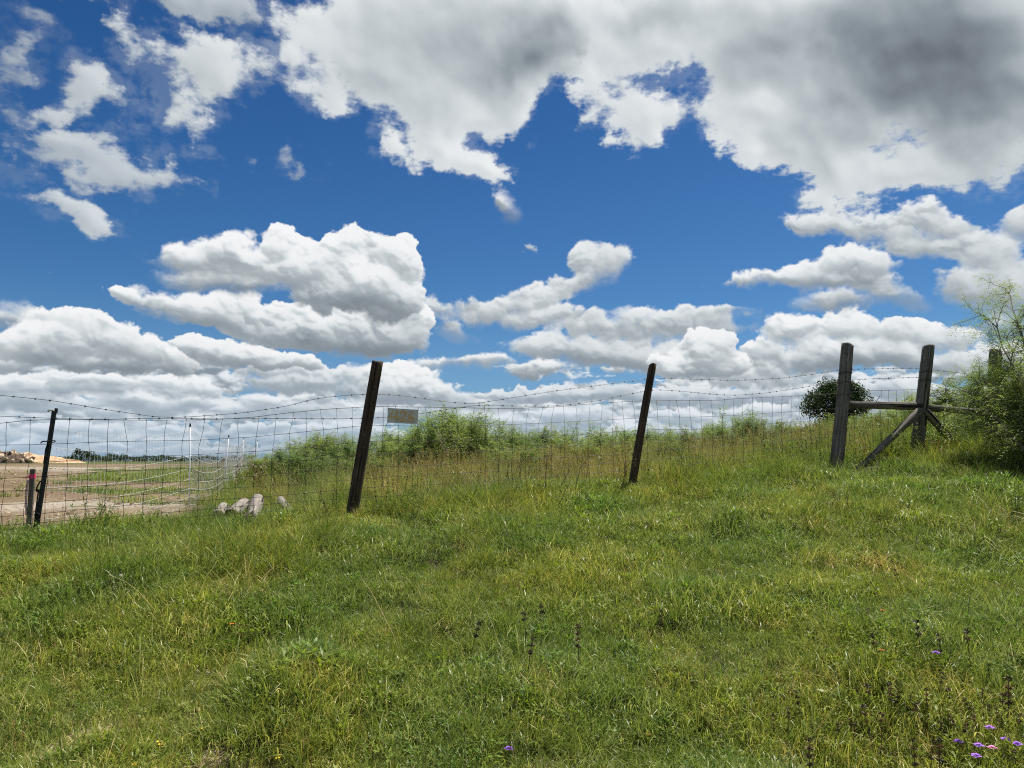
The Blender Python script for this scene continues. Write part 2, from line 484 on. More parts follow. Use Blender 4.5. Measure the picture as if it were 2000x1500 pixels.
# ragged cloud high up
high([(160, 160, 44, 36, 15), (60, 205, 90, 13, 4), (215, 198, 26, 13, 40), (110, 200, 60, 20, 0)], [], ragged=1.9, soft=1.15, lum=.70, gray=.1, thin=.92, grow=1.22)
high([(130, 258, 66, 13, 8), (120, 290, 84, 20, 12), (40, 262, 60, 18, 14), (200, 318, 84, 24, 10), (270, 330, 60, 10, 6), (225, 262, 24, 8, 6)], [], ragged=1.9, soft=1.15, lum=.66, gray=.08, thin=.88, grow=1.22)
high([(118, 380, 54, 17, 14), (160, 400, 40, 14, 20), (190, 422, 50, 9, 16)], [], ragged=1.1, soft=.7, lum=.72, gray=.1, thin=.92, grow=1.22)
high([(556, 316, 20, 14, 45), (590, 342, 14, 8, 0), (478, 320, 8, 14, 0)], [], ragged=1.0, soft=.8, lum=.6, gray=.0, thin=.75)
high([(145, 4, 50, 9, 15), (40, 20, 60, 24, 30), (10, 70, 30, 20, 0), (-30, 150, 40, 60, 0)], [], ragged=1.5, soft=1.1, lum=.58, gray=.0, thin=.75, grow=1.3)
high([(430, 30, 64, 36, 20), (360, 16, 60, 16, 20), (300, 0, 80, 12, 0)], [], ragged=1.4, soft=1.0, lum=.62, gray=.10, thin=.85, grow=1.2)
high([(275, 108, 40, 30, 42), (330, 135, 60, 36, 20), (400, 158, 80, 40, 20), (445, 200, 46, 34, 50), (480, 140, 60, 40, 0), (330, 205, 30, 50, -15), (360, 245, 48, 28, 30), (400, 262, 34, 16, 20)], [], ragged=1.9, soft=1.15, lum=.76, gray=.10, grow=1.22)
high([(1240, 50, 170, 110, 0), (1450, 80, 200, 110, 0), (1720, 90, 340, 170, 0), (1960, 200, 230, 130, 0), (1250, 185, 76, 48, 0), (1370, 185, 110, 44, 0),
      (1490, 205, 110, 44, 8), (1640, 285, 120, 52, 12), (1850, 295, 180, 50, -4), (1760, 340, 110, 28, 3), (1228, 240, 22, 36, 0), (1190, 190, 56, 60, 0), (1290, 190, 110, 60, 0), (1420, 210, 110, 46, 6), (1800, 250, 200, 80, 0), (1850, 180, 200, 120, 0), (1560, 260, 50, 56, 30), (1664, 388, 40, 13, 24), (1960, 350, 60, 12, -8)],
     [(1890, 110, 380, 220, -8, .34), (1780, 210, 220, 100, -25, .14), (1920, 240, 220, 80, -10, .08), (1490, 100, 150, 70, -20, .16), (1300, 20, 180, 34, 0, .14), (1720, 60, 160, 80, 0, .16)],
     ragged=2.0, lum=.86, gray=.16)
high([(560, 40, 70, 56, 0), (640, 100, 110, 80, 0), (800, 50, 240, 110, 0), (790, 140, 190, 86, 5), (960, 80, 190, 120, 0), (900, 205, 160, 62, 10),
      (760, 205, 100, 46, 10), (745, 255, 48, 32, 30), (905, 305, 80, 26, 26), (1030, 180, 76, 84, 0), (590, 160, 86, 46, 20), (850, 265, 60, 30, 20), (1000, 245, 50, 30, -20)],
     [(1090, 80, 120, 85, 0, .34), (920, 110, 170, 70, 10, .12), (670, 150, 110, 50, 10, .12)], ragged=1.7, lum=.86, gray=.18)

g = G(wt)
tc = g.n('ShaderNodeTexCoord')
D0 = g.v('NORMALIZE', tc.outputs['Generated'])
sep = g.n('ShaderNodeSeparateXYZ')
g.put(sep.inputs[0], D0)
dx, dy, dz = sep.outputs
az = g.mul(g.m('ARCTAN2', dx, dy), 57.29578)
el = g.mul(g.m('ARCSINE', dz), 57.29578)
cmb = g.n('ShaderNodeCombineXYZ')
g.put(cmb.inputs[0], az); g.put(cmb.inputs[1], el)
P = cmb.outputs[0]

sky = g.n('ShaderNodeTexSky', sky_type='NISHITA')
sky.sun_disc = False
sky.sun_elevation = R(SUN_EL)
sky.sun_rotation = R(SUN_AZ)
sky.altitude = 200
sky.air_density = 1.0
sky.dust_density = 0.6
sky.ozone_density = 2.5
# the phone's deep blue: a little more saturated than the raw model
hs = g.n('ShaderNodeHueSaturation')
hs.inputs['Saturation'].default_value = 1.22
hs.inputs['Value'].default_value = 0.92
g.put(hs.inputs['Color'], sky.outputs[0])
blue = g.mix(1.0, hs.outputs[0], (0.29, 0.44, 0.58), 'MULTIPLY')

# the cloud window, worked out above, is laid over the blue by direction
_ci = bpy.data.images.new('cloud_layer', CW, CH, alpha=True, float_buffer=True, is_data=True)
_px = np.empty((CH, CW, 4), np.float32)
_ed = np.minimum(np.minimum((CU - AZ0) / 4, (AZ1 - CU) / 4), (EL1 - CV) / 4)
_px[..., 3] = 1.0
_px[..., :3] = C_RGB
_ci.pixels.foreach_set(_px.ravel())
_ai = bpy.data.images.new('cloud_cover', CW, CH, alpha=True, float_buffer=True, is_data=True)
_px[..., 0] = C_A; _px[..., 1] = sst(_ed, 0, 1); _px[..., 2] = 0
_ai.pixels.foreach_set(_px.ravel())
for _i in (_ci, _ai):
    _i.update(); _i.pack()
uvw = g.n('ShaderNodeCombineXYZ')
g.put(uvw.inputs[0], g.mad(az, 1 / (AZ1 - AZ0), -AZ0 / (AZ1 - AZ0)))
g.put(uvw.inputs[1], g.mad(el, 1 / (EL1 - EL0), -EL0 / (EL1 - EL0)))


def tex(im):
    nd = g.n('ShaderNodeTexImage', image=im, interpolation='Linear', extension='CLIP')
    g.put(nd.inputs[0], uvw.outputs[0])
    return nd.outputs[0]


cov = g.n('ShaderNodeSeparateColor')
g.put(cov.inputs[0], tex(_ai))
K = 0.67 / SKY_STRENGTH
# everywhere else: the same kind of broken cumulus
gen = g.noise(D0, 3.2, 8, 0.58, 0.2, dim='3D')
aG = g.mul(g.mul(g.mr(gen.outputs[0], 0.50, 0.58), g.sub(1.0, cov.outputs[1])), g.mr(el, 0, 5))
lumG = g.sub(0.86, g.mul(g.mr(gen.outputs[0], 0.52, 0.72), 0.50))
deep = g.mix(g.mr(el, 4, 40), (1.12, 1.10, 1.04), (0.60, 0.78, 0.84))
blue = g.mix(1.0, blue, deep, 'MULTIPLY')
skyc = g.mix(g.mr(el, 13, 0, 0, 0.45), blue, (0.24 * K, 0.42 * K, 0.70 * K))
c = g.mix(aG, skyc, g.v('SCALE', (0.97, 0.99, 1.0), scale=g.mul(lumG, K)))
aC = g.mul(g.mul(cov.outputs[0], cov.outputs[1]), g.mr(el, -0.6, 0.2))
c = g.mix(aC, c, g.v('SCALE', tex(_ci), scale=K))
bg = g.n('ShaderNodeBackground')
bg.inputs['Strength'].default_value = SKY_STRENGTH
g.put(bg.inputs['Color'], c)
wo = g.n('ShaderNodeOutputWorld')
wt.links.new(bg.outputs[0], wo.inputs['Surface'])
world.cycles.sampling_method = 'MANUAL'
world.cycles.sample_map_resolution = 1024
# ================================================================== helpers
def tag(o, label=None, cat=None, group=None, kind=None):
    if label: o['label'] = label
    if cat: o['category'] = cat
    if group: o['group'] = group
    if kind: o['kind'] = kind
    return o


def empty(name, loc=(0, 0, 0), rz=0.0):
    o = bpy.data.objects.new(name, None)
    o.empty_display_size = 0.1
    COL.objects.link(o)
    o.location = loc
    o.rotation_euler = (0, 0, rz)
    return o


class MB:
    """collects polygons and point attributes, then links ONE mesh object"""
    def __init__(self):
        self.v = []; self.f = []; self.at = {}; self.n = 0; self.uvs = None

    def put(self, verts, faces, **at):
        verts = np.asarray(verts, np.float32).reshape(-1, 3)
        for k, val in at.items():
            self.at.setdefault(k, []).append((self.n, len(verts), val))
        self.v.append(verts)
        self.f.extend([tuple(int(i) + self.n for i in q) for q in faces])
        self.n += len(verts)

    def tube(self, pts, rad, sides=6, cap=True, bump=0.0, **at):
        pts = [Vector(p) for p in pts]
        n = len(pts)
        if not hasattr(rad, '__len__'):
            rad = [rad] * n
        vs = []; up = None
        for i, p in enumerate(pts):
            t = (pts[min(i + 1, n - 1)] - pts[max(i - 1, 0)])
            t = t.normalized() if t.length > 1e-9 else Vector((0, 0, 1))
            if up is None:
                up = t.orthogonal().normalized()
            up = (up - t * up.dot(t)).normalized()
            s = t.cross(up)
            for k in range(sides):
                a = 2 * math.pi * k / sides
                rr = rad[i] * (1 + (random.uniform(-bump, bump) if bump else 0))
                vs.append(p + up * (math.cos(a) * rr) + s * (math.sin(a) * rr))
        fs = []
        for i in range(n - 1):
            for k in range(sides):
                a = i * sides + k; b = i * sides + (k + 1) % sides
                fs.append((a, b, b + sides, a + sides))
        if cap:
            fs.append(tuple(reversed(range(sides))))
            fs.append(tuple(range((n - 1) * sides, n * sides)))
        self.put([tuple(q) for q in vs], fs, **at)

    def box(self, c, h, m=None):
        vs = [Vector((sx * h[0], sy * h[1], sz * h[2])) for sx in (-1, 1) for sy in (-1, 1) for sz in (-1, 1)]
        if m is not None:
            vs = [m @ q for q in vs]
        vs = [tuple(q + Vector(c)) for q in vs]
        self.put(vs, [(0, 1, 3, 2), (4, 6, 7, 5), (0, 4, 5, 1), (2, 3, 7, 6), (0, 2, 6, 4), (1, 5, 7, 3)])

    def mesh(self, name, mat, smooth=True):
        me = bpy.data.meshes.new(name)
        vv = np.concatenate(self.v) if self.v else np.zeros((0, 3), np.float32)
        me.from_pydata(vv.tolist(), [], self.f)
        for k, items in self.at.items():
            arr = np.zeros(self.n, np.float32)
            for s, c, val in items:
                arr[s:s + c] = val
            me.attributes.new(k, 'FLOAT', 'POINT').data.foreach_set('value', arr)
        me.materials.append(mat)
        if smooth:
            me.shade_smooth()
        return me

    def build(self, name, mat, parent=None, smooth=True):
        o = bpy.data.objects.new(name, self.mesh(name, mat, smooth))
        COL.objects.link(o)
        if parent is not None:
            o.parent = parent
            o.matrix_parent_inverse = Matrix.Identity(4)
        return o


def copy_tree(o, parent=None):
    c = o.copy()
    COL.objects.link(c)
    if parent is not None:
        c.parent = parent
    for ch in o.children:
        copy_tree(ch, c)
    return c


def newmat(name):
    m = bpy.data.materials.new(name)
    m.use_nodes = True
    m.node_tree.nodes.clear()
    return m, G(m.node_tree)


def finish(m, gg, shader, disp=None):
    o = gg.n('ShaderNodeOutputMaterial')
    m.node_tree.links.new(shader, o.inputs['Surface'])
    return m


def principled(gg, col, rough=0.7, spec=0.3, metal=0.0, bump=None, bdist=0.01, bstr=0.6):
    p = gg.n('ShaderNodeBsdfPrincipled')
    gg.put(p.inputs['Base Color'], col)
    gg.put(p.inputs['Roughness'], rough)
    gg.put(p.inputs['Specular IOR Level'], spec)
    gg.put(p.inputs['Metallic'], metal)
    if bump is not None:
        b = gg.n('ShaderNodeBump')
        b.inputs['Distance'].default_value = bdist
        b.inputs['Strength'].default_value = bstr
        gg.put(b.inputs['Height'], bump)
        gg.t.links.new(b.outputs[0], p.inputs['Normal'])
    return p.outputs[0]


def attr(gg, name):
    a = gg.n('ShaderNodeAttribute', attribute_name=name)
    return a.outputs['Fac']


def ramp(gg, fac, stops):
    cr = gg.n('ShaderNodeValToRGB')
    e = cr.color_ramp.elements
    e[0].position, e[0].color = stops[0][0], (*stops[0][1], 1)
    e[1].position, e[1].color = stops[-1][0], (*stops[-1][1], 1)
    for p, c_ in stops[1:-1]:
        k = e.new(p); k.color = (*c_, 1)
    gg.put(cr.inputs[0], fac)
    return cr.outputs[0]


# ------------------------------------------------------------------ lattice noise for positions
_tab = np.random.default_rng(3).standard_normal((257, 257)).astype(np.float32)


def vn(x, y, s, seed=0, octs=3):
    x = np.asarray(x, np.float64); y = np.asarray(y, np.float64)
    out = 0; a = 1.0
    for o in range(octs):
        X = x / s + seed * 17.13 + 500; Y = y / s + seed * 9.71 + 500
        i = np.floor(X).astype(int); j = np.floor(Y).astype(int); fx = X - i; fy = Y - j
        fx = fx * fx * (3 - 2 * fx); fy = fy * fy * (3 - 2 * fy)
        i %= 256; j %= 256
        out = out + a * ((_tab[j, i] * (1 - fx) + _tab[j, i + 1] * fx) * (1 - fy) + (_tab[j + 1, i] * (1 - fx) + _tab[j + 1, i + 1] * fx) * fy)
        a *= .5; s /= 2.1; seed += 3
    return out / 1.3


# ------------------------------------------------------------------ the fence's vertical plane and the ground
FA, FB_ = 7.9, 0.397


def fy_(X):
    return np.maximum(FA + FB_ * np.asarray(X, float), 3.4)


def fp(px, py, off=0.0):
    """point of the fence plane (moved `off` m away from the camera) seen at a pixel"""
    d = ray(px, py)
    t = (FA + off) / (d.y - FB_ * d.x)
    return EYE + d * t


_fb = [fp(-250, 1090), fp(66, 1062), fp(370, 1030), fp(690, 1008), fp(960, 985), fp(1233, 962), fp(1440, 935), fp(1632, 918), fp(1795, 893), fp(1940, 868)]
_fx = np.array([-14.] + [p.x for p in _fb] + [9., 14.])
_fz = np.array([_fb[0].z - .25] + [p.z for p in _fb] + [_fb[-1].z + .28, _fb[-1].z + .8])
_hz = (np.array([-9, 0, .25, .45, .66, .78, .90, 1.0, 9]), np.array([-1.2, 0, .12, .30, .60, .80, .92, 1.0, 1.0]))


def ground_z(X, Y, fine=True):
    X = np.asarray(X, float); Y = np.asarray(Y, float)
    yf = fy_(np.clip(X, -9, 14))
    zf = np.interp(X, _fx, _fz)
    front = zf * np.interp(Y / yf, *_hz)
    # open field
    zfield = np.interp(Y, [5, 8, 10, 13.4, 21, 30, 60, 120, 5000], [.78, .92, .98, .94, 1.12, 1.26, 1.32, 1.36, 1.40])
    w = sst(Y - yf, 0.0, 3.5)
    field = zf * (1 - w) + zfield * w
    # rise behind the fence
    r = X / np.maximum(Y, 4)
    zc = np.interp(r, [-.4, -.30, -.2, 0, .21, .49, .8, 1.2], [1.30, 1.36, 1.39, 1.44, 1.58, 2.12, 2.75, 3.0])
    w2 = np.clip((Y - yf) / (19.5 - yf), 0, 1) ** .9
    hill = zf * (1 - w2) + zc * w2
    hill = hill + (zfield - hill) * sst(Y, 24, 75)
    m = sst(r, -.43 + .0 * Y, -.27)
    back = field * (1 - m) + hill * m
    z = np.where(Y < yf, front, back)
    far = sst(np.hypot(X, Y), 60, 160)
    z = z * (1 - far) + 1.38 * far
    if fine:
        k = (1 - sst(np.hypot(X, Y), 20, 60))
        rough = .4 + .6 * (1 - sst(Y - yf, 0, 1) * (1 - m))
        z = z + k * rough * (.060 * vn(X, Y, 1.3, 1, 2) + .030 * vn(X, Y, .42, 5, 2))
    return z


def hit(px, py, h=0.0):
    """where the ray through a pixel comes down to h above the ground"""
    d = ray(px, py)
    ts = np.concatenate([np.arange(2, 40, .02), np.arange(40, 400, .5)])
    x = d.x * ts; y = d.y * ts; z = EYE.z + d.z * ts
    g_ = ground_z(x, y) + h
    k = np.argmax(z <= g_) if (z <= g_).any() else len(ts) - 1
    return Vector((x[k], y[k], float(ground_z(x[k], y[k]))))


def gz(x, y):
    return float(ground_z(x, y))


def axis(fine0, fine1, step, far, grow=1.22):
    a = list(np.arange(fine0, fine1 + step / 2, step))
    s = step; p = a[-1]; hi = []
    while p < far:
        s *= grow; p += s; hi.append(p)
    s = step; p = a[0]; lo = []
    while p > -far:
        s *= grow; p -= s; lo.append(p)
    return np.array(lo[::-1] + a + hi)


BARE = [(130, 1462, .35), (50, 1490, .3), (210, 1432, .22), (300, 1378, .22), (418, 1478, .18), (1290, 1390, .28), (1350, 1432, .3), (1080, 1492, .3), (1180, 1495, .2),
        (1770, 1380, .25), (1400, 1470, .2), (700, 1300, .12), (1265, 1440, .12)]
_bare = [(hit(a, b), r * .34) for a, b, r in BARE if r < .32 or a in (130, 1080)]


def bare_mask(X, Y):
    m = np.zeros(np.shape(X))
    nz_ = vn(X, Y, .25, 21, 3)
    for p, r in _bare:
        d_ = np.hypot((X - p.x) / 1.5, (Y - p.y) * .9) / r
        m = np.maximum(m, sst(-(d_ + .55 * nz_ + .35 * vn(X, Y, .09, 23, 2)), -1.1, -.5))
    yf = fy_(np.clip(X, -9, 14))
    gen = sst(vn(X, Y, .45, 33, 4), 1.05, 1.6) * (Y < yf - 1.0)
    return m


def field_mask(X, Y):
    """1 on the bare, graded field left of the netting"""
    yf = fy_(np.clip(X, -9, 14))
    r = X / np.maximum(Y, 4)
    return (1 - sst(r + .03 * vn(X, Y, 1.5, 8, 2), -.46, -.405)) * sst(Y - yf + .25 * vn(X, Y, .8, 12, 2), .2, .9)


def path_mask(X, Y):
    c1 = 10.9 + .10 * (X + 5) + .35 * vn(X, Y * 0, 3, 40, 2)
    a = 1 - sst(np.abs(Y - c1), .5, 1.5)
    c2 = 30 + .5 * vn(X, Y * 0, 6, 44, 2) - .7 * (X + 17)
    b = (1 - sst(np.abs(Y - c2), 1.5, 5)) * sst(-X, 13, 16)
    return np.clip(a + b, 0, 1) * np.clip(.75 + .35 * vn(X, Y, .7, 41, 3), 0, 1)


def green_mask(X, Y):
    q = vn(X * .45, Y, 1.6, 50, 3) + .9 * sst(Y, 13, 17) * (1 - sst(Y, 24, 40)) * sst(X, -17, -8) + 1.3 * sst(Y, 55, 75) - .3
    q = q - 1.2 * sst(-X - Y * .55, 0, 1.5) * (1 - sst(Y, 40, 60))
    return sst(q, -.15, .7)


gx_ = axis(-13, 15, .13, 4500); gy_ = axis(-2, 33, .13, 4500)
GX, GY = np.meshgrid(gx_, gy_)
GZ = ground_z(GX, GY)
nx, ny = len(gx_), len(gy_)


def mesh_z(X, Y):
    """height of the ground sheet itself, between its vertices"""
    i = np.clip(np.searchsorted(gx_, X) - 1, 0, nx - 2); j = np.clip(np.searchsorted(gy_, Y) - 1, 0, ny - 2)
    fx = (X - gx_[i]) / (gx_[i + 1] - gx_[i]); fy = (Y - gy_[j]) / (gy_[j + 1] - gy_[j])
    return (GZ[j, i] * (1 - fx) + GZ[j, i + 1] * fx) * (1 - fy) + (GZ[j + 1, i] * (1 - fx) + GZ[j + 1, i + 1] * fx) * fy


me = bpy.data.meshes.new('ground')
me.vertices.add(nx * ny)
me.vertices.foreach_set('co', np.stack([GX, GY, GZ], -1).astype(np.float32).ravel())
idx = np.arange(nx * ny).reshape(ny, nx)
q = np.stack([idx[:-1, :-1], idx[:-1, 1:], idx[1:, 1:], idx[1:, :-1]], -1).reshape(-1, 4)
me.loops.add(q.size); me.polygons.add(len(q))
me.loops.foreach_set('vertex_index', q.ravel().astype(np.int32))
me.polygons.foreach_set('loop_start', (np.arange(len(q)) * 4).astype(np.int32))
me.update(calc_edges=True)
me.shade_smooth()
for nm, fn in (('bare', bare_mask), ('field', field_mask), ('path', path_mask), ('green', green_mask)):
    me.attributes.new(nm, 'FLOAT', 'POINT').data.foreach_set('value', np.asarray(fn(GX, GY), np.float32).ravel())
ground = bpy.data.objects.new('ground', me)
COL.objects.link(ground)
tag(ground, kind='structure')

m_ground, q_ = newmat('earth')
geo = q_.n('ShaderNodeNewGeometry').outputs['Position']
n1 = q_.noise(geo, 2.2, 8, .65, dim='3D').outputs[0]
n2 = q_.noise(geo, 14, 6, .7, dim='3D').outputs[0]
n3 = q_.noise(q_.mapping(geo, scale=(.35, 1.0, 1)), .9, 9, .62, dim='3D').outputs[0]
thatch = ramp(q_, n1, [(.3, (.022, .022, .010)), (.5, (.055, .052, .022)), (.66, (.11, .095, .05)), (.8, (.20, .165, .10))])
soil = ramp(q_, n2, [(.28, (.13, .085, .055)), (.5, (.29, .21, .15)), (.72, (.46, .37, .29))])
mead = q_.mix(q_.mr(attr(q_, 'bare'), .25, .75), thatch, soil)
red = ramp(q_, q_.mad(n2, .45, q_.mul(n3, .6)), [(.30, (.065, .045, .026)), (.5, (.15, .105, .062)), (.62, (.25, .19, .115)), (.78, (.42, .36, .25))])
pale = ramp(q_, n2, [(.3, (.22, .18, .13)), (.55, (.36, .31, .24)), (.8, (.52, .47, .38))])
grn = ramp(q_, n1, [(.3, (.035, .05, .015)), (.55, (.075, .095, .026)), (.75, (.15, .14, .05))])
fld = q_.mix(q_.mul(attr(q_, 'path'), .9), red, pale)
fld = q_.mix(q_.mr(q_.mad(n2, .9, q_.sub(attr(q_, 'green'), .55)), .15, .55), fld, grn)
colg = q_.mix(attr(q_, 'field'), mead, fld)
finish(m_ground, q_, principled(q_, colg, .9, .15, bump=q_.add(n2, q_.mul(n1, 2)), bdist=.03, bstr=.8))
me.materials.append(m_ground)


# ================================================================== materials
def leaf_mat(name, stops, dry=(.42, .34, .16), trans=.38, rough=.55, patch=.9, patchcol=((.8, .95, .7), (1.25, 1.1, .75)), spec=.35, var=.35):
    """thin plant matter: colour by blade and by plant, light passes through"""
    m, q = newmat(name)
    oi = q.n('ShaderNodeObjectInfo')
    pos = q.n('ShaderNodeNewGeometry').outputs['Position']
    t = q.add(q.mul(attr(q, 'tint'), 1 - var), q.mul(oi.outputs['Random'], var))
    c_ = ramp(q, t, stops)
    pn = q.noise(pos, patch, 4, .55, dim='3D').outputs[0]
    c_ = q.mix(1.0, c_, q.mix(q.mr(pn, .36, .64), patchcol[0], patchcol[1]), 'MULTIPLY')
    c_ = q.mix(q.mul(q.mr(attr(q, 'hh'), .35, 0.0), .55), c_, dry)
    d = principled(q, c_, rough, spec)
    tr = q.n('ShaderNodeBsdfTranslucent')
    q.put(tr.inputs[0], q.mix(1.0, c_, (1.15, 1.25, .7), 'MULTIPLY'))
    mx = q.n('ShaderNodeMixShader')
    mx.inputs[0].default_value = trans
    m.node_tree.links.new(d, mx.inputs[1]); m.node_tree.links.new(tr.outputs[0], mx.inputs[2])
    return finish(m, q, mx.outputs[0])


M = {}
M['grass'] = leaf_mat('grass_blade', [(0, (.048, .072, .020)), (.3, (.098, .135, .034)), (.55, (.175, .205, .050)), (.74, (.26, .27, .085)), (.87, (.43, .39, .19)), (1, (.66, .60, .42))], dry=(.20, .17, .09), patchcol=((1.08, 1.26, 1.06), (1.64, 1.58, 1.14)), spec=.5, rough=.42)
M['tallgrass'] = leaf_mat('tall_grass_blade', [(0, (.060, .090, .024)), (.4, (.130, .170, .040)), (.7, (.22, .235, .065)), (.88, (.38, .35, .15)), (1, (.60, .53, .34))], dry=(.22, .18, .08), patchcol=((1.10, 1.28, 1.0), (1.45, 1.36, .95)))
M['straw'] = leaf_mat('straw', [(0, (.22, .21, .075)), (.4, (.40, .34, .15)), (.7, (.54, .45, .25)), (1, (.70, .62, .44))], dry=(.2, .15, .08), trans=.25)
M['weed'] = leaf_mat('weed_leaf', [(0, (.06, .10, .025)), (.5, (.11, .17, .035)), (.85, (.18, .24, .05)), (1, (.30, .30, .10))], dry=(.1, .09, .05), rough=.65, spec=.2)
M['lime'] = leaf_mat('young_leaf', [(0, (.13, .20, .035)), (.6, (.20, .28, .045)), (1, (.32, .36, .07))], dry=(.1, .1, .05), rough=.5)
M['mesquite'] = leaf_mat('mesquite_leaf', [(0, (.085, .125, .045)), (.5, (.15, .20, .062)), (.85, (.23, .28, .10)), (1, (.34, .37, .18))], dry=(.08, .1, .03), rough=.5, patch=.35, patchcol=((1.05, 1.15, 1.05), (1.5, 1.36, 1.1)), trans=.50)
M['oak'] = leaf_mat('dark_tree_leaf', [(0, (.016, .034, .010)), (.6, (.034, .062, .016)), (1, (.075, .11, .03))], dry=(.03, .05, .02), rough=.45, patch=.2, patchcol=((.9, .95, .9), (1.1, 1.05, .9)), trans=.25)
M['seed'] = leaf_mat('seed_head', [(0, (.05, .03, .016)), (.5, (.12, .075, .04)), (1, (.30, .21, .12))], dry=(.06, .04, .02), trans=.12)
M['darkseed'] = leaf_mat('dark_seed_whorl', [(0, (.015, .011, .009)), (.5, (.05, .037, .026)), (1, (.20, .15, .10))], dry=(.03, .02, .015), trans=.05)
M['rustweed'] = leaf_mat('rusty_weed', [(0, (.16, .10, .03)), (.5, (.30, .17, .05)), (1, (.42, .33, .12))], dry=(.1, .07, .03), trans=.25)


def plain(name, col, rough=.6, spec=.3, metal=0., nscale=30, var=.35, bdist=.002):
    m, q = newmat(name)
    tcn = q.n('ShaderNodeTexCoord').outputs['Object']
    n = q.noise(tcn, nscale, 6, .65, dim='3D').outputs[0]
    lo = tuple(c_ * (1 - var) for c_ in col); hi = tuple(min(1, c_ * (1 + var)) for c_ in col)
    return finish(m, q, principled(q, q.mix(q.mr(n, .3, .7), lo, hi), rough, spec, metal, bump=n, bdist=bdist))


def wood_mat(name, a, b, c_, lichen=.0, scale=1.0, crackcol=(.02, .015, .012)):
    """weathered timber: grain runs along the object's Z"""
    m, q = newmat(name)
    tcn = q.n('ShaderNodeTexCoord').outputs['Object']
    st = q.mapping(tcn, scale=(38 * scale, 38 * scale, 1.6 * scale))
    g1 = q.noise(st, 1.0, 7, .62, dim='3D').outputs[0]
    g2 = q.noise(q.mapping(tcn, scale=(90, 90, 5)), 1.0, 4, .6, dim='3D').outputs[0]
    big = q.noise(tcn, 3.2, 4, .6, dim='3D').outputs[0]
    col = ramp(q, q.add(q.mul(g1, .75), q.mul(big, .3)), [(.36, a), (.52, b), (.72, c_)])
    crack = q.mr(q.noise(q.mapping(tcn, loc=(3, 1, 0), scale=(30, 30, .9)), 1.0, 3, .5, dim='3D').outputs[0], .36, .42)
    col = q.mix(crack, crackcol, col)
    if lichen:
        lf = q.mr(q.noise(tcn, 26, 5, .7, dim='3D').outputs[0], .60, .68)
        col = q.mix(q.mul(lf, lichen), col, (.34, .35, .30))
    h = q.add(q.add(g1, q.mul(g2, .35)), q.mul(crack, .8))
    return finish(m, q, principled(q, col, .85, .2, bump=h, bdist=.006, bstr=.9))


M['darkpost'] = wood_mat('dark_treated_wood', (.020, .014, .010), (.062, .042, .027), (.16, .11, .07), .35)
M['graypost'] = wood_mat('weathered_grey_wood', (.06, .053, .045), (.15, .132, .108), (.32, .285, .24), .45)
M['log'] = wood_mat('old_log_wood', (.10, .085, .07), (.22, .195, .165), (.38, .345, .29), .4)
M['cutend'] = plain('pale_cut_wood', (.55, .42, .26), .8, .2, nscale=40)
M['hole'] = plain('rotten_wood', (.05, .032, .02), .95, .1, nscale=40)
M['stake'] = wood_mat('stake_wood', (.10, .085, .065), (.17, .145, .115), (.26, .22, .18))
M['wire'] = plain('rusty_wire', (.055, .045, .042), .55, .4, .5, 60)
M['barb'] = plain('old_barbed_wire', (.07, .062, .06), .5, .4, .6, 60)
M['poly'] = plain('white_netting_string', (.80, .80, .78), .45, .4, nscale=60, var=.1)
M['whitepost'] = plain('white_plastic', (.82, .83, .84), .4, .5, nscale=20, var=.06)
M['black'] = plain('black_plastic', (.012, .012, .013), .45, .45, nscale=30)
M['steel'] = plain('dark_painted_steel', (.018, .022, .020), .38, .5, .35, 40)
M['steelface'] = M['steel']
M['rope'] = plain('black_cord', (.014, .013, .014), .8, .2, nscale=80)
M['pink'] = plain('pink_flagging', (.85, .07, .20), .45, .4, nscale=20, var=.12)
M['palepink'] = plain('faded_pink_flagging', (.62, .36, .42), .5, .4, nscale=20, var=.12)
M['twig'] = plain('mesquite_bark', (.17, .145, .12), .85, .2, nscale=30, var=.5, bdist=.004)
M['bark'] = plain('dark_bark', (.07, .055, .045), .9, .15, nscale=12, var=.5, bdist=.01)
M['stem'] = plain('green_stem', (.10, .13, .05), .7, .3, nscale=30)
M['drystem'] = plain('dry_stem', (.14, .085, .055), .8, .2, nscale=30)
M['purple'] = plain('violet_petal', (.36, .13, .72), .6, .2, nscale=80, var=.25)
M['pinkpetal'] = plain('pink_petal', (.75, .22, .50), .6, .2, nscale=80, var=.25)
M['yellow'] = plain('yellow_petal', (.85, .58, .03), .6, .2, nscale=80, var=.15)
M['orange'] = plain('orange_petal', (.80, .20, .03), .6, .2, nscale=80, var=.3)
M['cream'] = plain('cream_flower', (.66, .60, .40), .7, .2, nscale=80, var=.25)
M['mound'] = plain('tan_caliche', (.50, .33, .20), .95, .1, nscale=1.2, var=.45, bdist=.15)
M['rock'] = plain('white_limestone', (.66, .53, .36), .9, .15, nscale=3, var=.3, bdist=.03)
M['brownrock'] = plain('brown_rubble', (.12, .085, .065), .95, .1, nscale=3, var=.5, bdist=.03)
# ================================================================== wire fence
FDIR = Vector((1, FB_, 0)).normalized()          # along the fence, left to right
FNOR = Vector((-FDIR.y, FDIR.x, 0))              # away from the camera


def on_fence(X, Z, off=0.0):
    return Vector((X, FA + FB_ * X, Z)) + FNOR * off


def prof(pts):
    """pixel polyline -> height over X along the fence plane"""
    ps = [fp(*p) for p in pts]
    xs = np.array([p.x for p in ps]); zs = np.array([p.z for p in ps])
    return lambda X: np.interp(X, xs, zs)


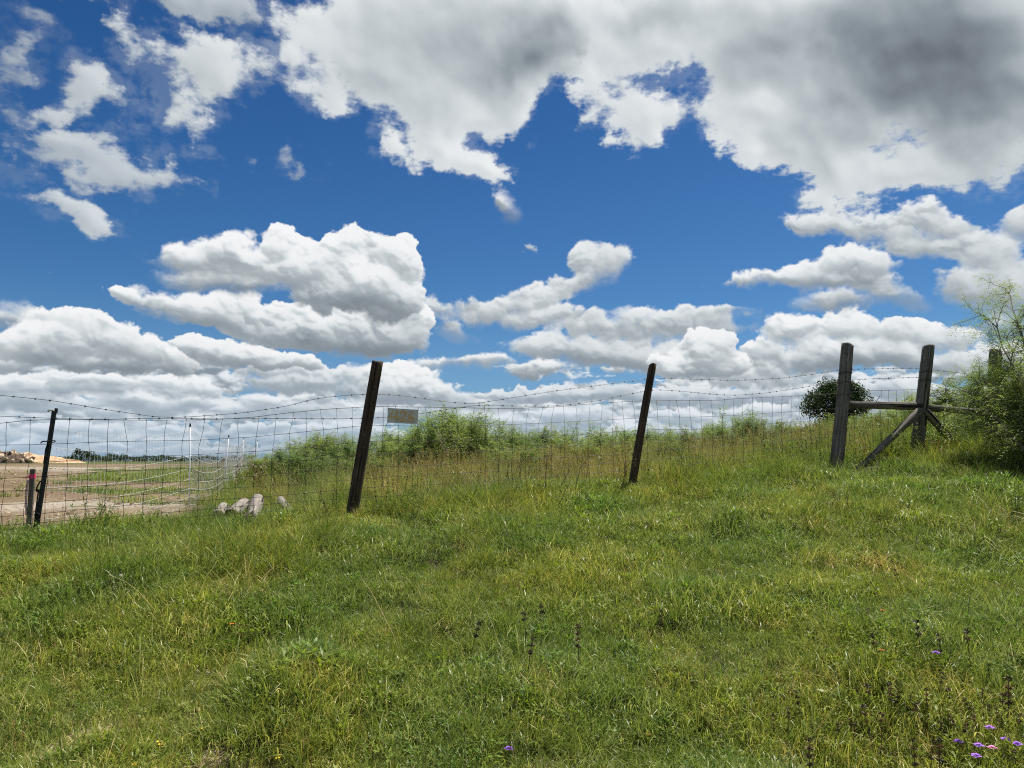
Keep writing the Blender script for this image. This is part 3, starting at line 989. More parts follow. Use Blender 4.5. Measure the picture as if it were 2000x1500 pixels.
strandA = [(-180, 752), (0, 772), (100, 782), (200, 799), (300, 814), (345, 816), (400, 812), (470, 807), (558, 794), (610, 780), (660, 773), (716, 770), (765, 771), (813, 776), (870, 785),
           (925, 789), (1000, 777), (1080, 764), (1150, 755), (1262, 741), (1285, 738), (1360, 741), (1440, 743), (1520, 739), (1590, 731), (1640, 722), (1720, 720), (1795, 719), (1850, 726), (1940, 735), (2100, 738)]
strandB = [(-180, 800), (0, 813), (100, 817), (200, 819), (300, 817), (420, 818), (520, 817), (640, 818), (716, 817), (790, 813), (870, 800), (935, 791), (1010, 793), (1080, 793), (1150, 786),
           (1200, 776), (1262, 763), (1282, 761), (1330, 764), (1400, 771), (1440, 772), (1500, 767), (1560, 758), (1640, 744), (1700, 740), (1795, 737), (1850, 739), (1940, 744), (2100, 747)]
topw = [(-180, 850), (-20, 829), (60, 820), (150, 819.5), (300, 821), (422, 819.5), (493, 815), (564, 806), (638, 799), (715, 794.5), (755, 794), (870, 796), (1000, 798), (1080, 795), (1150, 789),
        (1245, 783), (1330, 782), (1400, 782), (1430, 779), (1520, 775), (1600, 771), (1640, 768), (1700, 763), (1790, 761), (1940, 764), (2100, 766)]
secw = [(-180, 882), (0, 869), (60, 869), (180, 864), (300, 861), (385, 860), (500, 853), (600, 843), (700, 832), (755, 831), (860, 833), (1000, 829), (1150, 822), (1290, 814), (1350, 815),
        (1400, 813), (1500, 807), (1600, 800), (1700, 796), (1790, 795), (1940, 800), (2100, 800)]
fA, fB, fT, fS = prof(strandA), prof(strandB), prof(topw), prof(secw)
X0, X1 = -5.6, 8.6
CUM = [0, 8, 15, 21, 26.5, 31.5, 36, 40, 43.5, 46.5]


def wire_z(k, X):
    t, s_ = fT(X), fS(X)
    gnd = float(np.interp(X, _fx, _fz)) + .03
    if k == 0: return t
    if k == 1: return s_
    return s_ + (gnd - s_) * (CUM[k] - 8) / 38.5 + .006 * math.sin(X * 3.1 + k * 2)


fence = empty('wire_fence', on_fence(0.0, gz(0, FA)))
tag(fence, 'long rusty wire mesh fence with barbed strands on leaning timber posts', 'fence')
FO = fence.location.copy()


def fb(mb, name, mat, smooth=True):
    o = mb.build(name, mat, fence, smooth)
    o.location = -FO
    return o


for pts_, kk in ((strandA, 0), (strandB, 1)):
    f = (fA, fB)[kk]
    mb = MB()
    xs = np.arange(X0, X1, .05)
    c_ = []
    for i, X in enumerate(xs):
        c_.append(on_fence(X, f(X) + .003 * math.sin(X * 31 + kk), -.004 + .004 * math.sin(X * 17)))
    # soften the corners of the polyline
    for _ in range(3):
        c_ = [c_[0]] + [(c_[i - 1] + c_[i] * 2 + c_[i + 1]) / 4 for i in range(1, len(c_) - 1)] + [c_[-1]]
    mb.tube(c_, .0021, 5)
    X = X0 + .04
    while X < X1 - .1:
        i = int((X - X0) / .05)
        p = c_[i]
        for s in (-1, 1):
            v_ = (FDIR * random.uniform(-.5, .5) + Vector((0, 0, s)) + FNOR * random.uniform(-.8, .8)).normalized()
            mb.tube([p - v_ * .010 + FDIR * s * .004, p + v_ * .014 + FDIR * s * .004], [.0019, .0009], 4)
        mb.tube([p - FDIR * .008, p + FDIR * .008], .0048, 5)
        X += .125 + random.uniform(-.006, .006)
    fb(mb, 'barbed_wire', M['barb'])

xs = np.arange(X0, X1, .078)
_lat = {}
def lateral(X, k):
    """how far a stay is pushed sideways where it crosses wire k"""
    key = (round(X, 4), k)
    if key not in _lat:
        _lat[key] = random.gauss(0, .013 if k == 0 else (.007 if k == 1 else .003))
    return _lat[key] + (.030 * math.sin(X * 2.3 + 1) + .022 * math.sin(X * 7.7 + k)) * (1.0 if k == 0 else (.25 if k == 1 else .12)) * (0.35 if X < -2.9 else 1)

for k in range(10):
    mb = MB()
    c_ = [on_fence(X, wire_z(k, X) + random.uniform(-.0015, .0015), 0.0 + .005 * math.sin(X * 2.2 + k)) for X in xs]
    for _ in range(1):
        c_ = [c_[0]] + [(c_[i - 1] + c_[i] * 2 + c_[i + 1]) / 4 for i in range(1, len(c_) - 1)] + [c_[-1]]
    mb.tube(c_, .0024 if k in (0,) else .0020, 5)
    fb(mb, 'line_wire', M['wire'])
X = X0 + .02
step = .153 * math.cos(math.atan(FB_))
while X < X1 - .05:
    mb = MB()
    c_ = []
    for k in range(10):
        off = lateral(X, k)
        p = on_fence(X + off, wire_z(k, X + off), -.002)
        if k:
            prev_ = c_[-1]
            c_.append(prev_.lerp(p, .5) + FDIR * random.uniform(-.007, .007))
        c_.append(p)
    mb.tube(c_, .0018, 4)
    for k in range(0, 10, 1):      # hinge knots
        p = c_[min(2 * k, len(c_) - 1)]
        mb.tube([p - Vector((0, 0, .005)), p + Vector((0, 0, .006))], .0036, 4)
    fb(mb, 'stay_wire', M['wire'])
    X += step + random.uniform(-.008, .008)


def timber(name, mat, a, b, ra, rb, parent, origin, sides=18, seed=0, splits=3, label=None, capmat=None, wob=.012):
    """round weathered pole from a to b with checks along it, grain along local Z"""
    q = np.random.default_rng(seed)
    ax = (b - a); L = ax.length; rot = ax.to_track_quat('Z', 'Y')
    nr = max(8, int(L / .07))
    ph = q.random(8) * 6.28
    cr = [(q.uniform(0, 6.28), q.uniform(.2, .9), q.uniform(.3, .8)) for _ in range(splits)]
    vs = []; fs = []
    for i in range(nr + 1):
        t = i / nr
        for k in range(sides):
            th = 2 * math.pi * k / sides
            r = ra + (rb - ra) * t
            r *= 1 + .035 * math.sin(2 * th + ph[0] + t * 1.5) + .025 * math.sin(3 * th + ph[1] - t * 2) + .012 * math.sin(7 * th + ph[2] + t * 5) + q.uniform(-wob, wob)
            for (c0, l0, l1) in cr:
                d_ = abs((th - c0 - .15 * math.sin(t * 4) + math.pi) % (2 * math.pi) - math.pi)
                if d_ < .22 and l0 - l1 < t < l0 + l1:
                    r *= .90
            x0 = .012 * L * math.sin(t * 3.1 + ph[3]) * .5
            z0 = t * L
            if i == nr:
                z0 += .012 * math.sin(th + ph[4]) + q.uniform(-.004, .004)
            vs.append((x0 + r * math.cos(th), r * math.sin(th), z0))
    for i in range(nr):
        for k in range(sides):
            p = i * sides + k; p2 = i * sides + (k + 1) % sides
            fs.append((p, p2, p2 + sides, p + sides))
    # worn, slightly domed top with a centre
    top0 = nr * sides
    inner = []
    for k in range(sides):
        x, y, z = vs[top0 + k]
        inner.append((x * .86, y * .86, z + .005))
    vs += inner
    for k in range(sides):
        fs.append((top0 + k, top0 + (k + 1) % sides, len(vs) - sides + (k + 1) % sides, len(vs) - sides + k))
    vs.append((vs[top0][0] * 0, 0, L + .001))
    c0 = len(vs) - 1
    for k in range(sides):
        fs.append((c0 - sides + k, c0 - sides + (k + 1) % sides, c0))
    fs.append(tuple(reversed(range(sides))))
    mb = MB(); mb.put(vs, fs)
    o = mb.build(name, mat, parent)
    o.rotation_mode = 'QUATERNION'; o.rotation_quaternion = rot
    o.location = a - origin
    if label: o['label'] = label
    return o


def post_pts(bx, by, tx, ty, lean_in=0.0, off=-.07, sink=.35):
    b = fp(bx, by, off)
    d = ray(tx, ty)
    # the top stands in the same upright plane, moved by lean_in
    t = (FA + off + lean_in) / (d.y - FB_ * d.x)
    tp = EYE + d * t
    b = b + (b - tp).normalized() * sink
    return b, tp


a, b = post_pts(688, 1000, 738, 706)
timber('post', M['darkpost'], a, b, .060, .054, fence, FO, seed=1, label='dark leaning post just left of the number plate')
a, b = post_pts(1234, 955, 1274, 712)
timber('post', M['darkpost'], a, b, .050, .046, fence, FO, seed=2, label='thinner dark leaning post near the middle of the fence')
a3, b3 = post_pts(1632, 912, 1656.5, 673, off=-.09)
timber('post', M['graypost'], a3, b3, .084, .078, fence, FO, seed=3, sides=22, splits=5, label='thick grey post at the left end of the timber brace')
a4, b4 = post_pts(1792, 888, 1813, 676, off=-.09)
timber('post', M['graypost'], a4, b4, .082, .075, fence, FO, seed=4, sides=22, splits=5, label='grey post where the diagonal struts meet')
a5, b5 = post_pts(1936, 862, 1943, 685, off=-.09)
timber('post', M['graypost'], a5, b5, .085, .080, fence, FO, seed=5, sides=22, splits=5, label='grey post half hidden by the mesquite')
r1a = fp(1655, 790, -.08); r1b = fp(1795, 794, -.09); r2a = fp(1808, 796, -.09); r2b = fp(1930, 807, -.09)
timber('rail', M['graypost'], r1a, r1b, .046, .053, fence, FO, seed=6, sides=14, splits=4, label='left half of the grey timber rail')
timber('rail', M['graypost'], r2a, r2b, .050, .052, fence, FO, seed=7, sides=14, splits=4, label='right half of the grey timber rail, running into leaves')
sa = hit(1652, 924); sa.z -= .10
timber('strut', M['graypost'], sa, fp(1797, 803, -.20), .042, .052, fence, FO, seed=8, sides=14, splits=5, label='split grey strut sloping down to the left')
sb = fp(1884, 886, -.22)
timber('strut', M['graypost'], sb, fp(1806, 803, -.14), .048, .052, fence, FO, seed=9, sides=14, splits=3, label='dark strut sloping down to the right into the grass')
# wire wraps and staples on the posts
for (p, q_r, pz) in ((a3.lerp(b3, .80), .086, 0), (a3.lerp(b3, .735), .086, 0), (a4.lerp(b4, .80), .082, 0), (a4.lerp(b4, .735), .082, 0), (a3.lerp(b3, .65), .086, 0)):
    mb = MB()
    mb.tube([p + Vector((math.cos(t) * q_r, math.sin(t) * q_r, .006 * math.sin(t * 3))) for t in np.linspace(0, 6.28, 20)], .0022, 4)
    mb.tube([p + Vector((math.cos(t) * q_r * 1.01, math.sin(t) * q_r * 1.01, .012 + .006 * math.sin(t * 2))) for t in np.linspace(0, 6.28, 20)], .0022, 4)
    fb(mb, 'wire_wrap', M['barb'])

# ------------------------------------------------------------------ number plate
P4 = [fp(757, 796.5, -.03), fp(817, 800.5, -.03), fp(816, 828.5, -.03), fp(756.5, 825.5, -.03)]
cen = sum(P4, Vector()) / 4
ex = ((P4[1] - P4[0]) + (P4[2] - P4[3])).normalized(); ez = ((P4[0] - P4[3]) + (P4[1] - P4[2])).normalized()
ez = (ez - ex * ez.dot(ex)).normalized(); ey = ez.cross(ex).normalized()
W2 = ((P4[1] - P4[0]).length + (P4[2] - P4[3]).length) / 4; H2 = ((P4[0] - P4[3]).length + (P4[1] - P4[2]).length) / 4
sign = empty('number_plate', cen)
sign.rotation_mode = 'QUATERNION'
sign.rotation_quaternion = Matrix((ex, ey, ez)).transposed().to_quaternion()
tag(sign, 'small grey metal plate with faded rusty number 426 wired to the fence', 'sign')
bm = bmesh.new()
bmesh.ops.create_cube(bm, size=1)
for v in bm.verts:
    v.co = Vector((v.co.x * 2 * W2, v.co.y * .003, v.co.z * 2 * H2))
bmesh.ops.subdivide_edges(bm, edges=bm.edges[:], cuts=5, use_grid_fill=True)
for v in bm.verts:
    v.co.y += .004 * math.sin(v.co.x * 14) * math.cos(v.co.z * 13)
mep = bpy.data.meshes.new('plate'); bm.to_mesh(mep); bm.free()
mp, q = newmat('worn_zinc_plate')
tcn = q.n('ShaderNodeTexCoord').outputs['Object']
pn = q.noise(tcn, 22, 7, .7, dim='3D').outputs[0]
pn2 = q.noise(tcn, 9, 4, .6, dim='3D').outputs[0]
pc = ramp(q, pn, [(.3, (.46, .47, .42)), (.55, (.64, .64, .58)), (.75, (.78, .77, .70))])
pc = q.mix(q.mr(pn2, .52, .68, 0, .45), pc, (.40, .25, .13))
finish(mp, q, principled(q, pc, .6, .4, .0, bump=pn, bdist=.002))
mep.materials.append(mp)
pl = bpy.data.objects.new('plate', mep); COL.objects.link(pl); pl.parent = sign
mo, q = newmat('rusty_orange_paint')
pn = q.noise(q.n('ShaderNodeTexCoord').outputs['Object'], 60, 6, .7, dim='3D').outputs[0]
finish(mo, q, principled(q, ramp(q, pn, [(.35, (.60, .52, .38)), (.5, (.70, .42, .18)), (.7, (.78, .42, .12))]), .75, .2))


def stroke(mb, pts, w, y=-.0075):
    pts = [Vector((p[0], y, p[1])) for p in pts]
    for i in range(len(pts) - 1):
        t = (pts[i + 1] - pts[i]).normalized(); n = Vector((-t.z, 0, t.x)) * w / 2
        a_ = pts[i] - t * w * .35; b_ = pts[i + 1] + t * w * .35
        yy = Vector((0, -.0002 * i, 0))
        mb.put([tuple(a_ + n + yy), tuple(b_ + n + yy), tuple(b_ - n + yy), tuple(a_ - n + yy)], [(0, 3, 2, 1)])


u = H2
for ch, cx_ in (('4', -.52 * W2), ('2', .03 * W2), ('6', .52 * W2)):
    mb = MB()
    if ch == '4':
        stroke(mb, [(cx_ - .02, .62 * u), (cx_ - .055, -.22 * u), (cx_ + .045, -.22 * u)], .017)
        stroke(mb, [(cx_ + .018, .66 * u), (cx_ + .012, -.68 * u)], .018, -.0079)
    elif ch == '2':
        stroke(mb, [(cx_ - .032, .42 * u), (cx_ - .012, .64 * u), (cx_ + .018, .62 * u), (cx_ + .030, .38 * u), (cx_ + .016, .05 * u), (cx_ - .034, -.60 * u), (cx_ + .038, -.62 * u)], .017)
    else:
        stroke(mb, [(cx_ + .012, .66 * u), (cx_ - .010, .30 * u), (cx_ - .020, -.15 * u), (cx_ - .016, -.5 * u), (cx_ + .004, -.66 * u), (cx_ + .024, -.5 * u), (cx_ + .026, -.2 * u), (cx_ + .004, -.04 * u), (cx_ - .014, -.2 * u)], .016)
    d_ = mb.build('digit', mo, sign, False)
for (sx, sz) in ((-1, 1), (1, 1), (-1, -1), (1, -1)):
    mb = MB()
    c0 = Vector((sx * (W2 - .008), -.006, sz * (H2 - .010)))
    mb.tube([c0 + Vector((0, 0, 0)), c0 + Vector((sx * .006, -.004, sz * .012)), c0 + Vector((sx * .010, .02, sz * .028)), c0 + Vector((sx * .014, .035, sz * .050))], .0022, 4)
    mb.build('tie_wire', M['barb'], sign)

# ------------------------------------------------------------------ steel T-post
tb = fp(67, 1062, .02); tt_ = fp(106.5, 803, .02)
ax_ = (tt_ - tb).normalized(); tb2 = tb - ax_ * .25
L_ = (tt_ - tb2).length
tp = empty('steel_post', tb2)
tp.rotation_mode = 'QUATERNION'
xa = (FDIR - ax_ * FDIR.dot(ax_)).normalized()
tp.rotation_quaternion = Matrix((xa, ax_.cross(xa), ax_)).transposed().to_quaternion()
tag(tp, 'thin dark steel T-post with black cord tied round it at the left end', 'fence post')
prf = [(-.019, -.012), (.019, -.012), (.019, -.007), (.0035, -.005), (.003, .022), (-.003, .022), (-.0035, -.005), (-.019, -.007)]
mb = MB()
n_ = len(prf)
vs = [(x, y, z) for z in np.linspace(0, L_, 12) for x, y in prf]
fs = [(i * n_ + k, i * n_ + (k + 1) % n_, (i + 1) * n_ + (k + 1) % n_, (i + 1) * n_ + k) for i in range(11) for k in range(n_)]
fs += [tuple(reversed(range(n_))), tuple(range(11 * n_, 12 * n_))]
mb.put(vs, fs)
mb.build('shaft', M['steel'], tp, False)
z = .3
while z < L_ - .05:
    mb = MB(); mb.box((0, -.016, z), (.004, .004, .009)); mb.build('stud', M['steel'], tp, False); z += .055 * 2
mb = MB(); mb.box((.012, -.002, L_ + .004), (.011, .016, .022)); mb.tube([(.012, -.018, L_ + .01), (.012, -.03, L_ + .012)], .008, 8)
mb.build('insulator', M['black'], tp, False)
mb = MB(); mb.box((-.030, .0, L_ + .004), (.022, .006, .005)); mb.box((-.045, .0, L_ - .004), (.006, .005, .010)); mb.build('clip', M['cream'], tp, False)


def cord(name, label, pts, r=.0045):
    mb = MB(); pts = [Vector(p) for p in pts]
    # round the polyline
    out = []
    for i in range(len(pts) - 1):
        p0 = pts[max(i - 1, 0)]; p1 = pts[i]; p2 = pts[i + 1]; p3 = pts[min(i + 2, len(pts) - 1)]
        for t in np.linspace(0, 1, 7)[:-1]:
            out.append(.5 * ((2 * p1) + (p2 - p0) * t + (2 * p0 - 5 * p1 + 4 * p2 - p3) * t * t + (3 * p1 - p0 - 3 * p2 + p3) * t ** 3))
    out.append(pts[-1])
    o_ = out[0].copy()
    mb.tube([p - o_ for p in out], r, 6)
    o = mb.build(name, M['rope']); o.location = o_
    return tag(o, label, 'cord')


def F(px, py, off=-.03): return fp(px, py, off)


cord('cord', 'black cord looped in a bow at the middle of the steel post', [F(85, 905), F(87, 893), F(89, 878), F(93, 864), F(84, 862), F(79, 866), F(83, 863), F(96, 861, -.05), F(104, 860), F(108, 862), F(103, 864), F(97, 865, -.05), F(92, 872), F(88, 886), F(90, 896)])
cord('cord', 'black cord hanging from the steel post beside the wooden stake', [F(86, 944, -.04), F(80, 940), F(76, 944), F(72, 953), F(72, 960), F(76, 957), F(74, 966), F(72, 982), F(69, 1005), F(68, 1025)], .006)
cord('cord', 'black cord knotted at the foot of the steel post', [F(72, 1002, -.03), F(76, 1006), F(70, 1015), F(74, 1022), F(66, 1028), F(70, 1036), F(64, 1046), F(67, 1058)], .008)

# ------------------------------------------------------------------ survey stake
sb_ = fp(55, 1052, .22); st_ = fp(64.5, 916, .22)
stk = empty('survey_stake', sb_)
stk.rotation_mode = 'QUATERNION'
ax_ = (st_ - sb_).normalized(); xa = (Vector((1, .1, 0)) - ax_ * Vector((1, .1, 0)).dot(ax_)).normalized()
stk.rotation_quaternion = Matrix((xa, ax_.cross(xa), ax_)).transposed().to_quaternion()
tag(stk, 'short wooden survey stake with bright pink ribbon behind the fence', 'stake')
Ls = (st_ - sb_).length
bm = bmesh.new(); bmesh.ops.create_cube(bm, size=1)
for v in bm.verts:
    v.co = Vector((v.co.x * .042, v.co.y * .022, -.12 + (v.co.z + .5) * (Ls + .12)))
bmesh.ops.bevel(bm, geom=bm.edges[:], offset=.002, segments=1, affect='EDGES')
mm_ = bpy.data.meshes.new('board'); bm.to_mesh(mm_); bm.free(); mm_.materials.append(M['stake'])
o = bpy.data.objects.new('board', mm_); COL.objects.link(o); o.parent = stk
mb = MB()
zr = Ls - .085
for dz in (0, .012, .024):
    ring = [(-.0235, -.0135), (.0235, -.0135), (.0235, .0135), (-.0235, .0135)]
    vs = [(x * (1 + dz), y, zr + dz + h + .004 * math.sin(x * 90)) for h in (0, .015) for x, y in ring]
    mb.put(vs, [(0, 1, 5, 4), (1, 2, 6, 5), (2, 3, 7, 6), (3, 0, 4, 7)])
mb.tube([(-.02, -.016, zr + .02), (-.035, -.02, zr + .014), (-.05, -.02, zr + .004)], [.006, .005, .003], 5)
mb.build('ribbon', M['pink'], stk, False)
mb = MB()
vs = []
for i in range(9):
    t = i / 8
    cx_ = -.030 - .004 * math.sin(t * 5); cz = zr - .01 - t * .30
    w_ = .010 * (1 - .3 * t)
    vs += [(cx_ - w_, -.012 + .006 * math.sin(t * 7), cz), (cx_ + w_, -.014 + .004 * math.cos(t * 6), cz - .004), (cx_ + w_, -.012 + .004 * math.cos(t * 6), cz - .004), (cx_ - w_, -.010 + .006 * math.sin(t * 7), cz)]
mb.put(vs, [(i * 4 + k, i * 4 + (k + 1) % 4, i * 4 + 4 + (k + 1) % 4, i * 4 + 4 + k) for i in range(8) for k in range(4)])
mb.build('ribbon_tail', M['palepink'], stk, False)

# ------------------------------------------------------------------ white electric netting
NH = 1.06
npx = [(370, 992, 830), (434, 980, 866), (473, 932, 858), (500, 918, 860)]
net = empty('electric_netting', (0, 0, 0))
tag(net, 'white electric netting sagging between thin white posts along the bare field', 'netting')


def at_h(px, py, ptop, H):
    """place a thing of height H whose foot and head are seen at two rows"""
    best = None
    for t in np.arange(4, 60, .02):
        d1 = ray(px, py); d2 = ray(px, ptop)
        p = EYE + d1 * (t / d1.y); q2 = EYE + d2 * (t / d2.y)
        if q2.z - p.z >= H:
            return p
    return p


feet = [fp(80, 1050, .10)]
for (x_, yb, yt) in npx:
    feet.append(at_h(x_, yb, yt, NH + .06))
feet.append(Vector((feet[-1].x + .2, feet[-1].y + 7, 0)))
for p in feet:
    p.z = gz(p.x, p.y)
net.location = feet[1]
NO = feet[1].copy()
FR = [.03, .13, .24, .36, .50, .66, .83, .99]
for i, p in enumerate(feet[1:]):
    mb = MB()
    lean = Vector((random.uniform(-.02, .02) + (-.03 if i == 0 else (.06 if i == 1 else 0)), 0, 0))
    mb.tube([p - NO + Vector((0, 0, -.1)), p - NO + lean + Vector((0, 0, NH + .03))], .0095 if i == 0 else .009, 8)
    pst = mb.build('net_post', M['whitepost'], net)
    mb = MB()
    q0 = p - NO + lean + Vector((0, 0, NH + .025))
    mb.tube([q0, q0 + Vector((0, 0, .05))], [.013, .011], 8)
    cp = mb.build('cap', M['black'], pst)
for k, fr in enumerate(FR):
    for i in range(len(feet) - 1):
        a_, b_ = feet[i], feet[i + 1]
        n = max(10, int((b_ - a_).length / .15))
        pts = []
        for j in range(n + 1):
            t = j / n
            p = a_.lerp(b_, t)
            g0 = gz(p.x, p.y)
            zl = (a_.z + fr * NH) * (1 - t) + (b_.z + fr * NH) * t
            sag = (.10 + .05 * fr) * 4 * t * (1 - t) * (1.0 if i else .6)
            pts.append(Vector((p.x, p.y, max(g0 + .01 + .03 * k * .3, zl - sag * (.6 + .4 * fr)))) - NO)
        mb = MB(); mb.tube(pts, .0014 if i < 2 else .0018, 4)
        mb.build('net_line', M['poly'], net)


def net_z(i, t, fr):
    a_, b_ = feet[i], feet[i + 1]
    p = a_.lerp(b_, t)
    zl = (a_.z + fr * NH) * (1 - t) + (b_.z + fr * NH) * t
    sag = (.10 + .05 * fr) * 4 * t * (1 - t) * (1.0 if i else .6)
    return Vector((p.x, p.y, max(gz(p.x, p.y) + .01, zl - sag * (.6 + .4 * fr))))


for i in range(len(feet) - 1):
    L_ = (feet[i + 1] - feet[i]).length
    n = int(L_ / .078)
    big = MB()
    for j in range(1, n):
        t = j / n
        mb = MB() if i < 2 else big
        pts = []
        for k, fr in enumerate(FR):
            p = net_z(i, t, fr) - NO
            if k:
                pts.append(pts[-1].lerp(p, .35) + Vector((random.uniform(-.008, .008), random.uniform(-.014, .014), 0)))
                pts.append(pts[-2].lerp(p, .75) + Vector((random.uniform(-.006, .006), random.uniform(-.012, .012), 0)))
            pts.append(p)
        mb.tube(pts, .0012 if i < 2 else .0016, 3, cap=False)
        if i < 2:
            for k in range(len(FR)):
                p = pts[3 * k]
                mb.tube([p - Vector((0, 0, .004)), p + Vector((0, 0, .004))], .0035, 4)
            mb.build('net_string', M['poly'], net)
    if i >= 2:
        o = big.build('net_strings', M['poly'], net)
        o['kind'] = 'stuff'

# ------------------------------------------------------------------ logs behind the fence
LOGS = [((426, 1022), (444, 988), .068, 'leftmost grey cut log of the small pile behind the fence'),
        ((450, 1020), (493, 988), .072, 'cut log with a dark hollow end facing the fence'),
        ((487, 1034), (519, 984), .074, 'mottled grey log in the middle of the pile with pale far end'),
        ((568, 1020), (536, 982), .058, 'thin purplish grey log lying on the right of the pile'),
        ((506, 1000), (468, 984), .046, 'small log mostly hidden behind the other logs')]
for i, (pa, pb, r, lab) in enumerate(LOGS):
    a_ = hit(*pa); b_ = hit(*pb)
    d_ = (b_ - a_); d_ = d_.normalized() * min(max(d_.length, .75), 1.4)
    b_ = a_ + d_; b_.z = gz(b_.x, b_.y)
    a_.z += r * .95; b_.z += r * (1.5 + .5 * (i % 2)) + (.05 if i == 2 else 0)
    lg = empty('cut_log', a_)
    tag(lg, lab, 'log')
    ob = timber('bark_body', M['log'], a_, b_, r, r * .95, lg, a_, seed=40 + i, sides=18, splits=4, wob=.02)
    for e, s in ((a_, -1), (b_, 1)):
        mb = MB()
        dd = (b_ - a_).normalized(); up = dd.orthogonal().normalized(); sd_ = dd.cross(up)
        c0 = e - a_ + dd * s * (.008 if s > 0 else .003)
        ring = [c0 + (up * math.cos(t) + sd_ * math.sin(t)) * r * .88 * random.uniform(.96, 1.03) for t in np.linspace(0, 6.283, 15)[:-1]]
        inner = [c0 + (up * math.cos(t) + sd_ * math.sin(t)) * r * .35 + dd * s * -.002 for t in np.linspace(0, 6.283, 15)[:-1]]
        vs = [tuple(v) for v in ring + inner] + [tuple(c0 - dd * s * .004)]
        n = 14
        fs = [(k, (k + 1) % n, n + (k + 1) % n, n + k) for k in range(n)] + [(n + k, n + (k + 1) % n, 2 * n) for k in range(n)]
        mb.put(vs, fs)
        mb.build('cut_face', M['hole'] if (i == 1 and s < 0) else M['cutend'], lg, False)

# ------------------------------------------------------------------ far spoil heap, rubble and tree line
def lump(name, cx, cy, rx, ry, h, mat, seed, res=60, parent=None, tail=0.0):
    q = np.random.default_rng(seed)
    u_ = np.linspace(-1.15, 1.15, res); X_, Y_ = np.meshgrid(u_, u_)
    rr = np.hypot(X_, Y_)
    prof_ = np.clip(1 - rr ** 2, -.3, 1)
    prof_ = np.where(prof_ > 0, prof_ ** .7, prof_)
    hx = h * (prof_ * (1 - tail * .5 * (X_ + 1)) + .10 * vn(X_ * 4 + seed, Y_ * 4, 1, seed, 3) * (prof_ > 0))
    wx = X_ * rx; wy = Y_ * ry
    base = gz(cx, cy)
    vs = np.stack([wx, wy, np.maximum(hx, -.4)], -1).reshape(-1, 3)
    id_ = np.arange(res * res).reshape(res, res)
    fs = np.stack([id_[:-1, :-1], id_[:-1, 1:], id_[1:, 1:], id_[1:, :-1]], -1).reshape(-1, 4)
    mb = MB(); mb.put(vs, fs.tolist())
    o = mb.build(name, mat, parent)
    if parent is None:
        o.location = (cx, cy, base)
    return o


def far_at(px, dist):
    d = ray(px, 900)
    return EYE + d * (dist / d.y)


p = far_at(62, 84)
o = lump('spoil_heap', p.x, p.y, 5.8, 3.0, 1.5, M['mound'], 3, tail=.85)
tag(o, 'long low heap of tan dirt at the edge of the far field', 'dirt heap')
p = far_at(5, 80)
rb = empty('rubble_pile', (p.x, p.y, gz(p.x, p.y)))
tag(rb, 'pile of pale rocks and brown rubble left of the dirt heap', 'rubble')
core = lump('rubble_core', 0, 0, 3.0, 2.0, 1.25, M['brownrock'], 5, 40, rb)
rq = np.random.default_rng(9)
rock_me = []
for s in range(5):
    bm = bmesh.new(); bmesh.ops.create_icosphere(bm, subdivisions=1, radius=1)
    for v in bm.verts:
        v.co *= rq.uniform(.65, 1.2)
    mm_ = bpy.data.meshes.new('rock'); bm.to_mesh(mm_); bm.free(); rock_me.append(mm_)
for i in range(70):
    a_ = rq.uniform(0, 6.28); r_ = rq.uniform(.1, 1) ** .6
    x_, y_ = math.cos(a_) * r_ * 3.2, math.sin(a_) * r_ * 2.2
    z_ = 1.25 * max(0, 1 - r_ ** 2) ** .7 * .92
    mm_ = rock_me[i % 5]
    if i < 5:
        mm_.materials.append(M['rock'])
    o = bpy.data.objects.new('rock', mm_); COL.objects.link(o); o.parent = rb
    s = rq.uniform(.10, .30)
    o.location = (x_, y_, z_ + s * .3); o.scale = (s * 1.5, s * 1.2, s * .9); o.rotation_euler = (rq.uniform(0, 3), rq.uniform(0, 3), rq.uniform(0, 3))
    if i % 4 == 3:
        o.material_slots[0].link = 'OBJECT'; o.material_slots[0].material = M['brownrock']
# ================================================================== plants
def leaf_quads(mb, P, D, N, L, Wd, tint, hh, fold=False):
    """many small leaves at once: P base points, D directions, N flat sides, arrays"""
    P = np.asarray(P, np.float32); D = np.asarray(D, np.float32); N = np.asarray(N, np.float32)
    L = np.asarray(L, np.float32)[:, None]; Wd = np.asarray(Wd, np.float32)[:, None]
    S = np.cross(D, N); S /= np.maximum(np.linalg.norm(S, axis=1, keepdims=True), 1e-6)
    a = P; b = P + D * L * .5 + S * Wd * .5; c_ = P + D * L; d_ = P + D * L * .5 - S * Wd * .5
    vs = np.stack([a, b, c_, d_], 1).reshape(-1, 3)
    n = len(P)
    base = np.arange(n)[:, None] * 4
    fs = (base + np.array([0, 1, 2, 3])).tolist()
    mb.put(vs, fs, tint=np.repeat(np.asarray(tint, np.float32), 4), hh=np.repeat(np.asarray(hh, np.float32), 4))


def unit(q, n):
    v = q.standard_normal((n, 3)); return v / np.linalg.norm(v, axis=1, keepdims=True)


